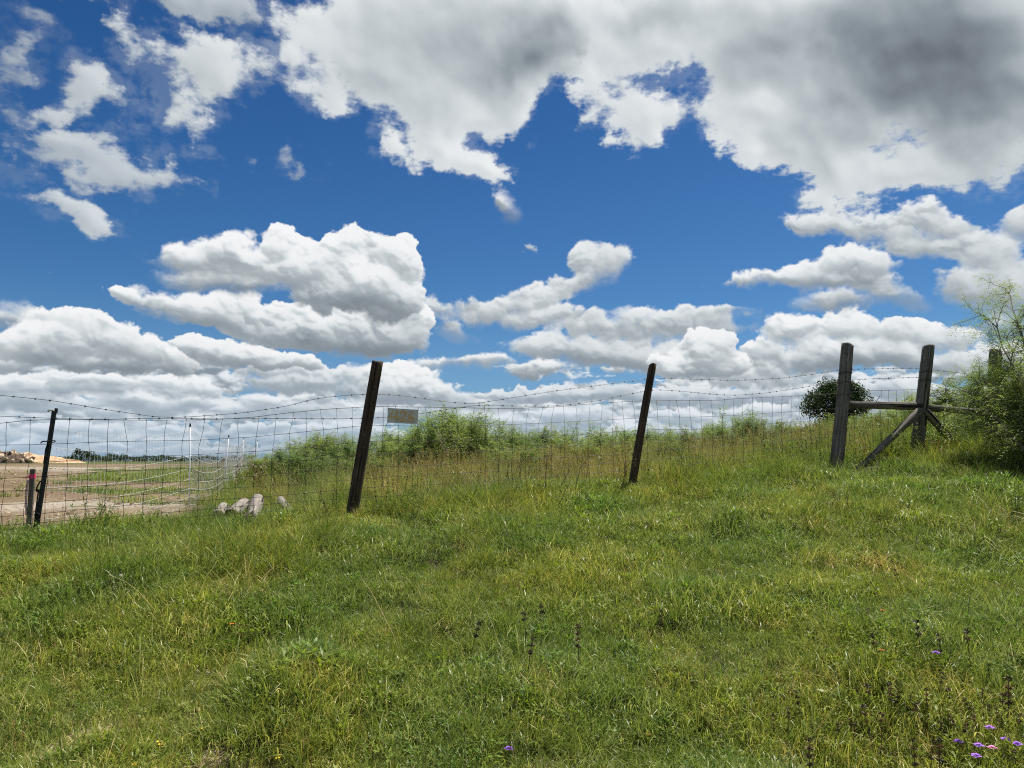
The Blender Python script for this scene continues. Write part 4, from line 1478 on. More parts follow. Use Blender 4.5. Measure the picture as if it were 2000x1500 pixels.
def blades(mb, q, n, spread, h0, h1, lean, width, segs=3, tint=(0, 1), droop=1.0, flat=0.0):
    """curved, tapering grass blades"""
    for _ in range(n):
        r = spread * math.sqrt(q.random()); a = q.uniform(0, 6.283)
        x0, y0 = r * math.cos(a), r * math.sin(a)
        h = q.uniform(h0, h1); az_ = q.uniform(0, 6.283) if q.random() < .6 else a + q.uniform(-.8, .8)
        ln = q.uniform(.1, lean) * (1 if q.random() > .15 else 1.6); w = width * q.uniform(.6, 1.25)
        dx_, dy_ = math.cos(az_), math.sin(az_)
        tw = q.uniform(0, 6.283); sx, sy = math.cos(tw), math.sin(tw)
        vs = []; tt = []; hh = []
        t_ = q.uniform(*tint)
        x = y = 0.0; z = 0.0; ang = ln * .35; st = h / segs
        for s in range(segs + 1):
            t = s / segs
            ww = w * (1 - t) ** .7 * .5
            if s < segs:
                vs += [(x0 + x * dx_ - sx * ww, y0 + x * dy_ - sy * ww, z - .01 * (s == 0)), (x0 + x * dx_ + sx * ww, y0 + x * dy_ + sy * ww, z - .01 * (s == 0))]
                hh += [t, t]
            else:
                vs.append((x0 + x * dx_, y0 + x * dy_, z)); hh.append(1.0)
            x += st * math.sin(min(ang, 2.3)); z += st * math.cos(min(ang, 2.3)); z = max(z, .004)
            ang += ln * droop / segs * 1.5
        fs = [(2 * s, 2 * s + 1, 2 * s + 3, 2 * s + 2) for s in range(segs - 1)] + [(2 * segs - 2, 2 * segs - 1, 2 * segs)]
        mb.put(vs, fs, tint=t_, hh=np.array(hh))


def proto(name, fn, mat, seed):
    q = np.random.default_rng(seed); random.seed(seed)
    mb = MB(); fn(mb, q)
    me_ = mb.mesh(name, mat, True)
    return bpy.data.objects.new(name, me_)


def p_short(mb, q): blades(mb, q, 90, .13, .03, .11, 1.6, .0058, 3)
def p_short2(mb, q): blades(mb, q, 80, .14, .04, .15, 1.9, .0065, 3, tint=(.1, 1))
def p_mat(mb, q): blades(mb, q, 110, .15, .02, .07, 2.2, .0055, 2, tint=(0, 1))
def p_litter(mb, q): blades(mb, q, 60, .15, .04, .12, 3.0, .0060, 3, tint=(.3, 1), droop=.6)
def p_tuft(mb, q): blades(mb, q, 110, .07, .12, .30, 1.7, .0070, 4, tint=(0, .9))
def p_tuft2(mb, q): blades(mb, q, 130, .12, .10, .36, 2.1, .0062, 4, tint=(0, .95), droop=1.3)
def p_tall(mb, q): blades(mb, q, 80, .14, .25, .62, 1.1, .0070, 4, tint=(0, 1))
def p_tall2(mb, q): blades(mb, q, 90, .18, .20, .50, 1.5, .0070, 4, tint=(.1, 1))


def p_stalks(mb, q):
    for _ in range(16):
        x, y = q.normal(0, .10, 2); h = q.uniform(.35, .75); lx, ly = q.normal(0, .16, 2)
        t_ = q.uniform(0, 1)
        pts = [(x + lx * s * s, y + ly * s * s, h * s) for s in np.linspace(0, 1, 5)]
        mb.tube(pts, [.0016, .0014, .0012, .0010, .0008], 3, cap=False, tint=t_, hh=.7)
        e = np.array(pts[-1])
        n = 10
        P = e[None] - np.array([lx * .5, ly * .5, .9])[None] * (q.random((n, 1)) * .12) * np.array([1, 1, 1])
        D = unit(q, n) * .6 + np.array([lx, ly, 1.0]); D /= np.linalg.norm(D, axis=1, keepdims=True)
        leaf_quads(mb, P, D, unit(q, n), q.uniform(.012, .024, n), q.uniform(.003, .006, n), np.full(n, t_), np.full(n, .9))
    blades(mb, q, 40, .14, .15, .40, 1.3, .0040, 3, tint=(0, 1))


def p_broad(mb, q):
    """low broad-leaved weed"""
    n = 46
    a = q.uniform(0, 6.283, n); r = q.uniform(.0, .09, n)
    P = np.stack([r * np.cos(a), r * np.sin(a), q.uniform(.01, .09, n)], 1)
    D = np.stack([np.cos(a), np.sin(a), q.uniform(-.2, .9, n)], 1); D /= np.linalg.norm(D, axis=1, keepdims=True)
    N = np.stack([-.3 * np.cos(a), -.3 * np.sin(a), np.ones(n)], 1) + .3 * unit(q, n)
    leaf_quads(mb, P, D, N, q.uniform(.02, .05, n), q.uniform(.008, .020, n), q.random(n), np.ones(n))


def p_forb(mb, q, H=(.25, .65), nst=9, spread=.12, leaf=(.03, .06), lw=(.007, .014)):
    """upright leafy stems"""
    for _ in range(nst):
        x, y = q.normal(0, spread, 2); h = q.uniform(*H); lx, ly = q.normal(0, .10, 2)
        pts = [(x + lx * s, y + ly * s, h * s) for s in np.linspace(0, 1, 4)]
        mb.tube(pts, [.003, .0025, .002, .001], 3, cap=False, tint=.5, hh=.8)
        n = int(h * 85)
        s = q.uniform(.15, 1.0, n); a = q.uniform(0, 6.283, n)
        P = np.stack([x + lx * s, y + ly * s, h * s], 1)
        D = np.stack([np.cos(a), np.sin(a), q.uniform(.1, 1.1, n)], 1); D /= np.linalg.norm(D, axis=1, keepdims=True)
        leaf_quads(mb, P, D, unit(q, n) * .4 + np.array([0, 0, 1]), q.uniform(*leaf, n), q.uniform(*lw, n), q.random(n), np.ones(n))


def p_dark(mb, q):
    """brown seed-headed weed stems"""
    for _ in range(7):
        x, y = q.normal(0, .09, 2); h = q.uniform(.30, .62); lx, ly = q.normal(0, .07, 2)
        pts = [(x + lx * s, y + ly * s, h * s) for s in np.linspace(0, 1, 4)]
        mb.tube(pts, [.0024, .002, .0017, .0012], 3, cap=False, tint=q.uniform(.3, .9), hh=.8)
        for s in q.uniform(.6, 1.0, 4):
            n = 14; c0 = np.array([x + lx * s, y + ly * s, h * s])
            leaf_quads(mb, np.repeat(c0[None], n, 0), unit(q, n), unit(q, n), q.uniform(.008, .02, n), q.uniform(.004, .009, n), q.random(n), np.ones(n))


def p_cream(mb, q):
    for _ in range(10):
        x, y = q.normal(0, .09, 2); h = q.uniform(.25, .5)
        mb.tube([(x, y, 0), (x * 1.2, y * 1.2, h)], [.002, .001], 3, cap=False, tint=.3, hh=.8)
        n = 16; c0 = np.array([x * 1.2, y * 1.2, h])
        leaf_quads(mb, np.repeat(c0[None], n, 0) + q.normal(0, .012, (n, 3)), unit(q, n), unit(q, n), q.uniform(.01, .02, n), q.uniform(.006, .012, n), q.random(n), np.ones(n))


def coll(name, items):
    c_ = bpy.data.collections.new(name)
    for o in items:
        c_.objects.link(o)
    return c_


def scatter(name, label_kind, collection, P, sc_, pick, tilt=None, seed=0):
    """ONE object: its points carry instanced plants"""
    q = np.random.default_rng(seed)
    n = len(P)
    me_ = bpy.data.meshes.new(name)
    me_.vertices.add(n)
    me_.vertices.foreach_set('co', np.asarray(P, np.float32).ravel())
    rot = np.zeros((n, 3), np.float32)
    rot[:, 2] = q.uniform(0, 6.283, n)
    rot[:, 0] = q.normal(0, .12, n); rot[:, 1] = q.normal(0, .12, n)
    a_ = me_.attributes.new('rot', 'FLOAT_VECTOR', 'POINT'); a_.data.foreach_set('vector', rot.ravel())
    a_ = me_.attributes.new('scl', 'FLOAT', 'POINT'); a_.data.foreach_set('value', np.asarray(sc_, np.float32))
    a_ = me_.attributes.new('pick', 'INT', 'POINT'); a_.data.foreach_set('value', np.asarray(pick, np.int32))
    o = bpy.data.objects.new(name, me_); COL.objects.link(o)
    o['kind'] = 'stuff'
    t = bpy.data.node_groups.new(name + '_spread', 'GeometryNodeTree')
    t.interface.new_socket('Geometry', in_out='INPUT', socket_type='NodeSocketGeometry')
    t.interface.new_socket('Geometry', in_out='OUTPUT', socket_type='NodeSocketGeometry')
    gi = t.nodes.new('NodeGroupInput'); go = t.nodes.new('NodeGroupOutput')
    ci = t.nodes.new('GeometryNodeCollectionInfo'); ci.inputs[0].default_value = collection
    ci.inputs[1].default_value = True; ci.inputs[2].default_value = True
    ip = t.nodes.new('GeometryNodeInstanceOnPoints')
    def na(nm, ty):
        k = t.nodes.new('GeometryNodeInputNamedAttribute'); k.data_type = ty; k.inputs[0].default_value = nm
        return [s for s in k.outputs if s.enabled and s.name == 'Attribute'][0]
    L = t.links.new
    L(gi.outputs[0], ip.inputs['Points']); L(ci.outputs[0], ip.inputs['Instance'])
    ip.inputs['Pick Instance'].default_value = True
    L(na('pick', 'INT'), ip.inputs['Instance Index'])
    L(na('rot', 'FLOAT_VECTOR'), ip.inputs['Rotation'])
    L(na('scl', 'FLOAT'), ip.inputs['Scale'])
    L(ip.outputs[0], go.inputs[0])
    md = o.modifiers.new('spread', 'NODES'); md.node_group = t
    return o


def points(q, n, ymin, ymax, spread=.80, x0=-1e9, x1=1e9, pw=1.0):
    """random ground positions inside a widening sector in front of the camera (and a margin to its sides)"""
    Y = ymin + (ymax - ymin) * q.random(n * 2) ** pw
    X = (q.random(n * 2) * 2 - 1) * (spread * Y + 1.0)
    w = (spread * Y + 1.0); keep = q.random(n * 2) < w / w.max() * 1.0
    X, Y = X[keep], Y[keep]
    k = (X > x0) & (X < x1)
    return X[k], Y[k]


LOGC = hit(492, 1003)
STRUTC = hit(1670, 918)
STRUT2 = hit(1862, 878)


def clear(X, Y):
    """trodden ground round the log pile"""
    a_ = np.hypot((X - LOGC.x) / .66, (Y - LOGC.y + .32) / .95) < 1 + .2 * vn(X, Y, .2, 71, 2)
    # and the ground the long strut comes down on
    b_ = np.hypot((X - STRUTC.x - .12) / .62, (Y - STRUTC.y + .25) / .55) < 1
    b_ = b_ | (np.hypot(X - STRUT2.x + .05, (Y - STRUT2.y + .2) / 1.2) < .45)
    return a_ | b_ | (np.hypot(X - feet[1].x, (Y - feet[1].y + .5) / 2) < .4)


qs = np.random.default_rng(77)
# A: names with a leading letter only order the picks; they never enter the scene
short = coll('short_clumps', [proto('a%d_turf' % i, f, M['grass'], 100 + i) for i, f in enumerate((p_short, p_short, p_short2, p_short2, p_mat, p_mat))] + [proto('b0_weed', p_broad, M['weed'], 110), proto('b1_weed', p_broad, M['lime'], 111), proto('c0_lit', p_litter, M['straw'], 112)])
tuft = coll('tuft_clumps', [proto('a0_t', p_tuft, M['tallgrass'], 120), proto('a1_t', p_tuft2, M['tallgrass'], 121), proto('a2_t', p_tuft, M['tallgrass'], 122), proto('a3_t', p_tuft2, M['tallgrass'], 123), proto('b0_dry', p_tuft2, M['straw'], 124)])
tall = coll('tall_clumps', [proto('a0_t', p_tall, M['tallgrass'], 130), proto('a1_t', p_tall2, M['tallgrass'], 131), proto('a2_t', p_tall2, M['tallgrass'], 132), proto('b0_s', p_stalks, M['straw'], 133), proto('b1_s', p_stalks, M['straw'], 134), proto('b2_s', p_tall, M['straw'], 135)])
forb = coll('forb_clumps', [proto('a0_f', p_forb, M['weed'], 140), proto('a1_f', p_forb, M['lime'], 141), proto('a2_f', lambda m, q: p_forb(m, q, (.2, .45), 12, .14, (.015, .03), (.006, .012)), M['weed'], 142),
                            proto('b0_d', p_dark, M['seed'], 143), proto('b1_r', lambda m, q: p_forb(m, q, (.3, .6), 9, .10, (.015, .03), (.004, .008)), M['rustweed'], 144), proto('b2_c', p_cream, M['cream'], 145)])


def yfence(X): return fy_(np.clip(X, -9, 14))


# ---- turf in front of the fence
X, Y = points(qs, 18500, 2.2, 12.5, .84)
X2, Y2 = points(qs, 9000, 2.0, 5.5, .84)
X3, Y3 = points(qs, 7000, 5.2, 10.5, .84)
X = np.concatenate([X, X2, X3]); Y = np.concatenate([Y, Y2, Y3])
dn = Y - yfence(X)
keep = ~(clear(X, Y) & (qs.random(len(X)) < .93)) & (dn < .6) & (qs.random(len(X)) > bare_mask(X, Y) * .93) & (qs.random(len(X)) > field_mask(X, Y))
X, Y = X[keep], Y[keep]
den = vn(X, Y, .6, 60, 3)
keep = qs.random(len(X)) < np.clip(.95 + .3 * den, .68, 1)
X, Y, den = X[keep], Y[keep], den[keep]
pk = qs.choice(9, len(X), p=[.15, .15, .18, .18, .08, .07, .04, .05, .10])
scl = (.75 + .35 * qs.random(len(X))) * (1 + .34 * np.clip(den, -1.1, 1.7)) * np.interp(Y / yfence(X), [.3, .7, 1], [.85, 1.1, 1.35])
scatter('turf', None, short, np.stack([X, Y, mesh_z(X, Y)], 1), scl, pk, seed=1)

# ---- tufts and arching bunches
X, Y = points(qs, 17000, 2.4, 13, .84)
dn = Y - yfence(X)
clus = vn(X, Y, .9, 70, 3)
prob = np.interp(Y / yfence(X), [.25, .5, .7, .82, 1.0], [.13, .22, .42, .75, .95]) * np.clip(.42 + .62 * clus, .03, 1.3)
keep = ~clear(X, Y) & (dn < .8) & (qs.random(len(X)) < prob) & (qs.random(len(X)) > bare_mask(X, Y)) & (qs.random(len(X)) > field_mask(X, Y))
X, Y, clus = X[keep], Y[keep], clus[keep]
pk = qs.choice(5, len(X), p=[.22, .25, .21, .22, .10])
scl = (.45 + .45 * qs.random(len(X))) * (1 + .42 * np.clip(clus, -1.2, 1.6)) * np.interp(Y / yfence(X), [.3, .65, 1], [.60, .95, 1.15]) * np.interp(X, [-6, -2, 4, 7], [.8, .9, 1.1, 1.3])
scatter('grass_tufts', None, tuft, np.stack([X, Y, mesh_z(X, Y) - .01], 1), scl, pk, seed=2)

# ---- long grass behind the fence and along it
X, Y = points(qs, 17000, 6.0, 25, .86, pw=.8)
dn = Y - yfence(X)
fm = field_mask(X, Y)
dryn = vn(X, Y, 1.8, 80, 3)
keep = ~clear(X, Y) & (dn > -1.1) & (qs.random(len(X)) > fm * 1.3) & (Y < 26)
keep &= qs.random(len(X)) < np.interp(dn, [-1.1, -.4, 0, .6, 4], [.10, .35, .7, .85, 1.0])
X, Y, dn, dryn = X[keep], Y[keep], dn[keep], dryn[keep]
r_ = X / Y
dryp = np.clip(.42 + .30 * dryn + .28 * sst(dn, .4, 2.5) - .5 * sst(r_, .42, .6) - .5 * sst(-r_, .12, .28), .04, .8)
u1 = qs.random(len(X)); u2 = qs.random(len(X))
pk = np.where(u1 < dryp, 3 + (u2 * 2.999).astype(int), (u2 * 2.999).astype(int))
scl = (.5 + .5 * qs.random(len(X))) * np.interp(dn, [-1.0, -.2, .5, 2.5], [.5, .75, 1.0, 1.2]) * np.interp(r_, [-.42, -.3, 0, .5, .75], [.5, .75, .85, 1.0, 1.15]) * np.interp(Y, [9, 14, 20], [1.0, .75, .6])
scatter('long_grass', None, tall, np.stack([X, Y, mesh_z(X, Y) - .02], 1), scl, pk, seed=3)

# ---- leafy weeds and seed-headed forbs
X, Y = points(qs, 7500, 3.0, 24, .88, pw=.8)
dn = Y - yfence(X)
fm = field_mask(X, Y)
r_ = X / Y
cl = vn(X, Y, 1.2, 90, 3)
prob = np.where(dn < -1.6, .16, .34 + .30 * sst(r_, .38, .55)) * np.clip(.7 + .6 * cl, .05, 1.4)
keep = ~clear(X, Y) & (qs.random(len(X)) < prob) & (qs.random(len(X)) > fm * 1.4) & (qs.random(len(X)) > bare_mask(X, Y))
X, Y, dn, r_ = X[keep], Y[keep], dn[keep], r_[keep]
right = sst(r_, .38, .55)
pk = np.array([qs.choice(6, p=[.26, .44, .22, .03, .04, .01]) if qs.random() < ri else qs.choice(6, p=[.24, .08, .22, .24, .14, .08]) for ri in right])
scl = (.5 + .6 * qs.random(len(X))) * np.where(dn < -.6, .42, .85) * (1 + .35 * right)
scatter('wild_forbs', None, forb, np.stack([X, Y, mesh_z(X, Y) - .01], 1), scl, pk, seed=4)

# ---- sparse growth on the field and around the netting
X, Y = points(qs, 9000, 6.5, 34, .80, x1=-2.0)
gm = green_mask(X, Y); fm = field_mask(X, Y)
keep = (fm > .3) & (qs.random(len(X)) < np.clip(gm * .9 + .03 + .5 * (1 - fm), 0, 1)) & (qs.random(len(X)) > path_mask(X, Y) * .9)
X, Y = X[keep], Y[keep]
pk = qs.choice(8, len(X), p=[.15, .15, .15, .15, .12, .12, .08, .08])
scatter('field_grass', None, short, np.stack([X, Y, mesh_z(X, Y)], 1), .9 + .9 * qs.random(len(X)), pk, seed=5)

# clods on the graded soil
def p_clod(mb, q):
    bm = bmesh.new(); bmesh.ops.create_icosphere(bm, subdivisions=1, radius=.03)
    vs = [(v.co * q.uniform(.6, 1.2)) for v in bm.verts]
    mb.put([(v.x * 1.3, v.y, v.z * .6) for v in vs], [[v.index for v in f.verts] for f in bm.faces]); bm.free()
clods = coll('clods', [proto('a0_c', p_clod, plain('pale_clod', (.42, .33, .24), .95, .1, nscale=20), 150), proto('a1_c', p_clod, plain('brown_clod', (.16, .10, .065), .95, .1, nscale=20), 151)])
X, Y = points(qs, 7000, 6, 30, .82, x1=-2.0, pw=1.2)
keep = (qs.random(len(X)) < field_mask(X, Y) * .9) & (vn(X, Y, .7, 95, 2) > -.3)
X, Y = X[keep], Y[keep]
scatter('soil_clods', None, clods, np.stack([X, Y, mesh_z(X, Y)], 1), .3 + 1.2 * qs.random(len(X)) ** 2, qs.integers(0, 2, len(X)), seed=6)


# ================================================================== shrubs and trees
def branch(q, mb, tips, p, d, L, r, depth, split=3, gnarl=.25, up=.15, shrink=.68):
    """recursive limb; tips gets (point, direction) along the fine wood"""
    n = 4
    pts = [p.copy()]; rad = [r]
    for i in range(n):
        d = (d + Vector(q.normal(0, gnarl, 3)) * .55 + Vector((0, 0, up * .4))).normalized()
        p = p + d * (L / n)
        pts.append(p.copy()); rad.append(max(.0012, r * (1 - .42 * (i + 1) / n)))
        if depth <= 1:
            tips.append((p.copy(), d.copy()))
    mb.tube(pts, rad, 5 if depth > 1 else 3, cap=False)
    if depth <= 0:
        return
    for k in range(split):
        nd = (d + Vector(q.normal(0, .62, 3))).normalized()
        base = pts[-1] if k == 0 else pts[q.integers(2, n + 1)]
        branch(q, mb, tips, base.copy(), nd, L * shrink * q.uniform(.75, 1.2), rad[-1] * (.85 if k == 0 else .65), depth - 1, split, gnarl, up, shrink)


def fronds(q, mb, tips, per, L, leaf, lw, pairs, droop=.5):
    """feathery compound leaves: pairs of narrow leaflets on a drooping midrib"""
    P = []; D = []; N = []; LL = []; WW = []; T = []
    for (p, d) in tips:
        for _ in range(per):
            dd = (d * .5 + Vector(q.normal(0, .8, 3)) + Vector((0, 0, -.05))).normalized()
            base = p + Vector(q.normal(0, .01, 3)); tv = q.random()
            side = dd.cross(Vector((0, 0, 1)))
            side = side.normalized() if side.length > .05 else Vector((1, 0, 0))
            l_ = L * q.uniform(.6, 1.2)
            for j in range(pairs):
                t = (j + .8) / pairs
                c0 = base + dd * l_ * t + Vector((0, 0, -droop * l_ * t * t))
                for s in (-1, 1):
                    ld = (side * s + dd * .55 + Vector((0, 0, q.uniform(-.45, .2)))).normalized()
                    P.append(c0); D.append(ld); N.append((0.2 * s, q.normal(0, .3), 1.0)); LL.append(leaf * q.uniform(.7, 1.2)); WW.append(lw); T.append(tv * .7 + .3 * q.random())
    n = len(P)
    leaf_quads(mb, np.array([tuple(v) for v in P]), np.array([tuple(v) for v in D]), np.array(N), LL, WW, T, np.ones(n))


def shrub_proto(seed, H=1.0, stems=7, spread=.55, depth=2, per=3, frond=.11, leaf=.040, lw=.012, pairs=4, split=3):
    q = np.random.default_rng(seed)
    wood = MB(); tips = []
    for k in range(stems):
        a = q.uniform(0, 6.283)
        d = Vector((math.cos(a) * spread, math.sin(a) * spread, 1)).normalized()
        branch(q, wood, tips, Vector((q.normal(0, .05), q.normal(0, .05), -.05)), d, H * q.uniform(.34, .52), .011 * H, depth, split, .24, .2, .70)
    lv = MB()
    fronds(q, lv, tips, per, frond, leaf, lw, pairs)
    zz = np.concatenate([v[:, 2] for v in lv.v]); k = 1.0 / float(np.percentile(zz, 99))
    for m_ in (wood, lv):
        m_.v = [v * k for v in m_.v]
    return wood.mesh('stems', M['twig']), lv.mesh('foliage', M['mesquite'])


ORD = ['first', 'second', 'third', 'fourth', 'fifth', 'sixth', 'seventh', 'eighth', 'ninth', 'tenth', 'eleventh', 'twelfth', 'thirteenth', 'fourteenth', 'fifteenth', 'sixteenth', 'seventeenth',
       'eighteenth', 'nineteenth', 'twentieth', 'twenty-first', 'twenty-second', 'twenty-third', 'twenty-fourth', 'twenty-fifth', 'twenty-sixth', 'twenty-seventh', 'twenty-eighth', 'twenty-ninth', 'thirtieth']


def relabel(objs, pattern):
    """tell alike things apart by their place, counted from the left as the camera sees them"""
    objs = sorted(objs, key=lambda o: (o.location.x / max(o.location.y, .1)))
    for i, o in enumerate(objs):
        o['label'] = pattern.replace('#', ORD[min(i, 29)])


protos = [shrub_proto(200 + i, 1.0, 8, (.45, .6, .75, .5, .65)[i]) for i in range(5)]
twiggy = [shrub_proto(210 + i, 1.15, 4, .30, 2, 1, .10, .034, .010, 3) for i in range(2)]


SHR = []


def shrub(pr, loc, s, rz, label, group, name='mesquite_shrub', cat='shrub', sz=1.0):
    root = empty(name, loc, rz)
    root.scale = (s, s, s * sz)
    a = bpy.data.objects.new('stems', pr[0]); b = bpy.data.objects.new('foliage', pr[1])
    for o in (a, b):
        COL.objects.link(o); o.parent = root
    tag(root, label, cat, group)
    SHR.append(root)
    return root


SIL = [(480, 900), (520, 884), (560, 866), (600, 850), (650, 856), (700, 850), (740, 846), (800, 850), (850, 815), (890, 794), (930, 815), (975, 838), (1040, 846), (1090, 838), (1150, 830),
       (1200, 840), (1300, 838), (1350, 836), (1400, 828), (1440, 806), (1480, 820), (1540, 834), (1600, 836), (1660, 812), (1720, 804), (1770, 798), (1800, 770)]
sx_ = [a for a, b in SIL]; sy_ = [b for a, b in SIL]
place_words = lambda px: ('left of the number plate' if px < 690 else 'behind the number plate' if px < 860 else 'right of the number plate' if px < 1080 else
                          'left of the middle post' if px < 1230 else 'right of the middle post' if px < 1400 else 'left of the timber brace')
qq = np.random.default_rng(31)
nsh = 0
used_labels = set()
shrub_sets = {}
rows = [(13.5, .72, 46), (16.5, .95, 36), (20.0, 1.0, 30)]
for (yy, hf, stepx) in rows:
    px = 505 + (0 if yy < 15 else 13)
    while px < 1790:
        Yd = yy + qq.uniform(-1.3, 1.3)
        d = ray(px, 850); X_ = d.x / d.y * Yd
        base = gz(X_, Yd)
        top = np.interp(px, sx_, sy_) + qq.uniform(-12, 12) * (1 if hf > .9 else 1.6)
        dt = ray(px, top)
        zt = EYE.z + dt.z / dt.y * Yd
        h = (zt - base) * hf
        r_ = X_ / Yd
        if h > .25 and r_ > -.36 + (.0 if Yd > 15 else .05) and not (yy < 15 and qq.random() < .3):
            h = min(h, 2.0)
            s = h / 1.0
            wd_ = max(1.0, .85 / h)
            lab = 'feathery green mesquite shrub on the rise, one of those ' + place_words(px)
            shrub(protos[nsh % 5] if qq.random() > .28 else twiggy[nsh % 2], (X_, Yd, base), s, qq.uniform(0, 6.28), lab, 'mesquite shrubs along the top of the rise ' + place_words(px), sz=1.0)
            so_ = SHR[-1]
            so_.scale = (s * wd_, s * wd_, s)
            shrub_sets.setdefault((place_words(px), 'front row' if yy < 15 else 'middle row' if yy < 18 else 'back row'), []).append(so_)
            nsh += 1
        px += stepx * qq.uniform(.75, 1.25)
for (pw_, rw_), ob_ in shrub_sets.items():
    relabel(ob_, '# mesquite shrub from the left in the ' + rw_ + ' ' + pw_)
# the ones that stand out by themselves
def shrub_px(px, ptop, Yd, pr, label, w=1.0, rz=0.0, group=None):
    d = ray(px, 850); X_ = d.x / d.y * Yd; base = gz(X_, Yd)
    dt = ray(px, ptop); zt = EYE.z + dt.z / dt.y * Yd
    h = zt - base
    s = h / 1.0
    r = shrub(pr, (X_, Yd, base), s * w, rz, label, group)
    r.scale = (s * w, s * w, s)
    return r
shrub_px(885, 792, 15.0, protos[1], 'tallest mesquite shrub on the rise just right of the number plate', .85, .4)
shrub_px(925, 812, 14.4, protos[3], 'bushy mesquite shrub beside the tallest one right of the number plate', .8, 2.0)
shrub_px(850, 812, 14.2, protos[0], 'mesquite shrub whose top shows just under the right edge of the number plate', .8, 1.0)
shrub_px(1440, 798, 14.5, protos[2], 'pale green mesquite shrub standing above the others left of the brace', .7, 3.0)
shrub_px(1475, 818, 14.0, protos[4], 'rounded mesquite shrub just right of the pale taller one', .8, 5.0)
shrub_px(1195, 822, 14.0, twiggy[0], 'thin twiggy shrub with few leaves left of the middle post', .9, 1.0)
shrub_px(1105, 832, 15.0, twiggy[1], 'sparse twiggy shrub between the sign and the middle post', .9, 4.0)
for i, (px, pt, yd, lab) in enumerate([(1880, 800, 11.3, 'low mesquite bush in front of the right end of the rail'), (1945, 760, 11.6, 'mesquite bush in front of the half hidden post foot'), (1992, 868, 10.2, 'low leafy mesquite bush at the right edge below the near branches'), (2030, 700, 11.5, 'mesquite bush mostly outside the right edge'), (1850, 735, 13.2, 'large leafy mesquite bush behind the gap right of the strut post'), (1800, 765, 13.8, 'leafy mesquite bush showing just behind the strut post'), (1905, 728, 12.6, 'mesquite bush directly behind the half hidden post'),
                                        (1975, 720, 12.8, 'mesquite bush at the right edge behind the near mesquite')]):
    shrub_px(px, pt, yd, protos[(i * 2 + 1) % 5], lab, 1.0, i * 1.3)

# ---- dark round tree beyond the rise
q = np.random.default_rng(55)
TD = 42.0
d = ray(1634, 840); tx_ = d.x / d.y * TD
tz_ = gz(tx_, TD)
toph = EYE.z + ray(1634, 737).z / ray(1634, 737).y * TD - tz_
Wt = 145 / FPX * TD
tree = empty('broadleaf_tree', (tx_, TD, tz_))
tag(tree, 'dark round broadleaf tree on the skyline behind the first brace post', 'tree')
mb = MB(); tips = []
branch(q, mb, tips, Vector((0, 0, -.2)), Vector((.05, 0, 1)), toph * .32, .22, 3, 4, .2, .1, .75)
mb.build('trunk', M['bark'], tree)
lv = MB()
cl = []
for _ in range(84):
    a = q.uniform(0, 6.283); r = math.sqrt(q.random()) * .86; h = q.uniform(-.95, .98)
    k = math.sqrt(max(0.0, 1 - (h * .95) ** 2)) if h > 0 else 1 - .12 * abs(h)
    cl.append((math.cos(a) * r * k * Wt * .46, math.sin(a) * r * k * Wt * .44, toph * (.50 + .42 * h), q.uniform(.36, .70)))
for (cx_, cy_, cz_, cr) in cl:
    n = 380
    dirs = unit(q, n); rr = cr * (.6 + .4 * q.random((n, 1)) ** .5) * (1 + .2 * q.standard_normal((n, 1)))
    P_ = dirs * rr * np.array([1, 1, .72]) + np.array([cx_, cy_, cz_])
    P_ = P_[P_[:, 2] > .1]
    n = len(P_)
    leaf_quads(lv, P_, unit(q, n) + np.array([0, 0, -.2]), unit(q, n) * .7 + np.array([0, 0, .8]), q.uniform(.09, .17, n), q.uniform(.05, .10, n), q.random(n), np.ones(n))
lv.build('crown', M['oak'], tree)

# ---- far tree line over the field
def far_tree_mesh(seed):
    q = np.random.default_rng(seed); lv = MB()
    for _ in range(14):
        c0 = np.array([q.normal(0, .45), q.normal(0, .4), q.uniform(.25, .95)])
        n = 45
        P_ = unit(q, n) * q.uniform(.2, .38) * np.array([1, 1, .7]) + c0
        leaf_quads(lv, P_, unit(q, n), unit(q, n), q.uniform(.10, .2, n), q.uniform(.07, .14, n), q.random(n), np.ones(n))
    return lv.mesh('crown', M['oak'])
ft = [far_tree_mesh(300 + i) for i in range(4)]
FT = [(158, 20, 24, 'round dark tree standing above the far tree line over the field')] + [(x, h, w, None) for x, h, w in
      [(132, 8, 22), (146, 9, 20), (178, 9, 22), (192, 7, 20), (205, 9, 20), (216, 11, 18), (232, 9, 24), (250, 7, 22), (268, 7, 20), (286, 8, 22), (305, 7, 20), (322, 9, 18), (340, 7, 20), (360, 6, 20), (384, 7, 22), (410, 8, 18), (436, 7, 22), (458, 8, 22), (482, 9, 22), (110, 7, 22), (60, 7, 20)]]
far_ts = []
for i, (px, h, w, lab) in enumerate(FT):
    D_ = 240.0 + (i % 5) * 6
    d = ray(px, 900); X_ = d.x / d.y * D_
    H_ = (h + 4.5) / FPX * D_; W_ = w / FPX * D_ / 1.3
    o = empty('distant_tree', (X_, D_, gz(X_, D_) - .3))
    c_ = bpy.data.objects.new('crown', ft[i % 4]); COL.objects.link(c_); c_.parent = o; c_.scale = (W_, W_, H_)
    mb = MB(); mb.tube([(0, 0, -.5), (0, 0, H_ * .6)], [.25, .12], 5, cap=False); mb.build('trunk', M['bark'], o)
    tag(o, lab, 'tree', 'trees on the far horizon')
    if not lab: far_ts.append(o)

relabel(far_ts, '# low dark tree from the left in the far horizon row over the field')

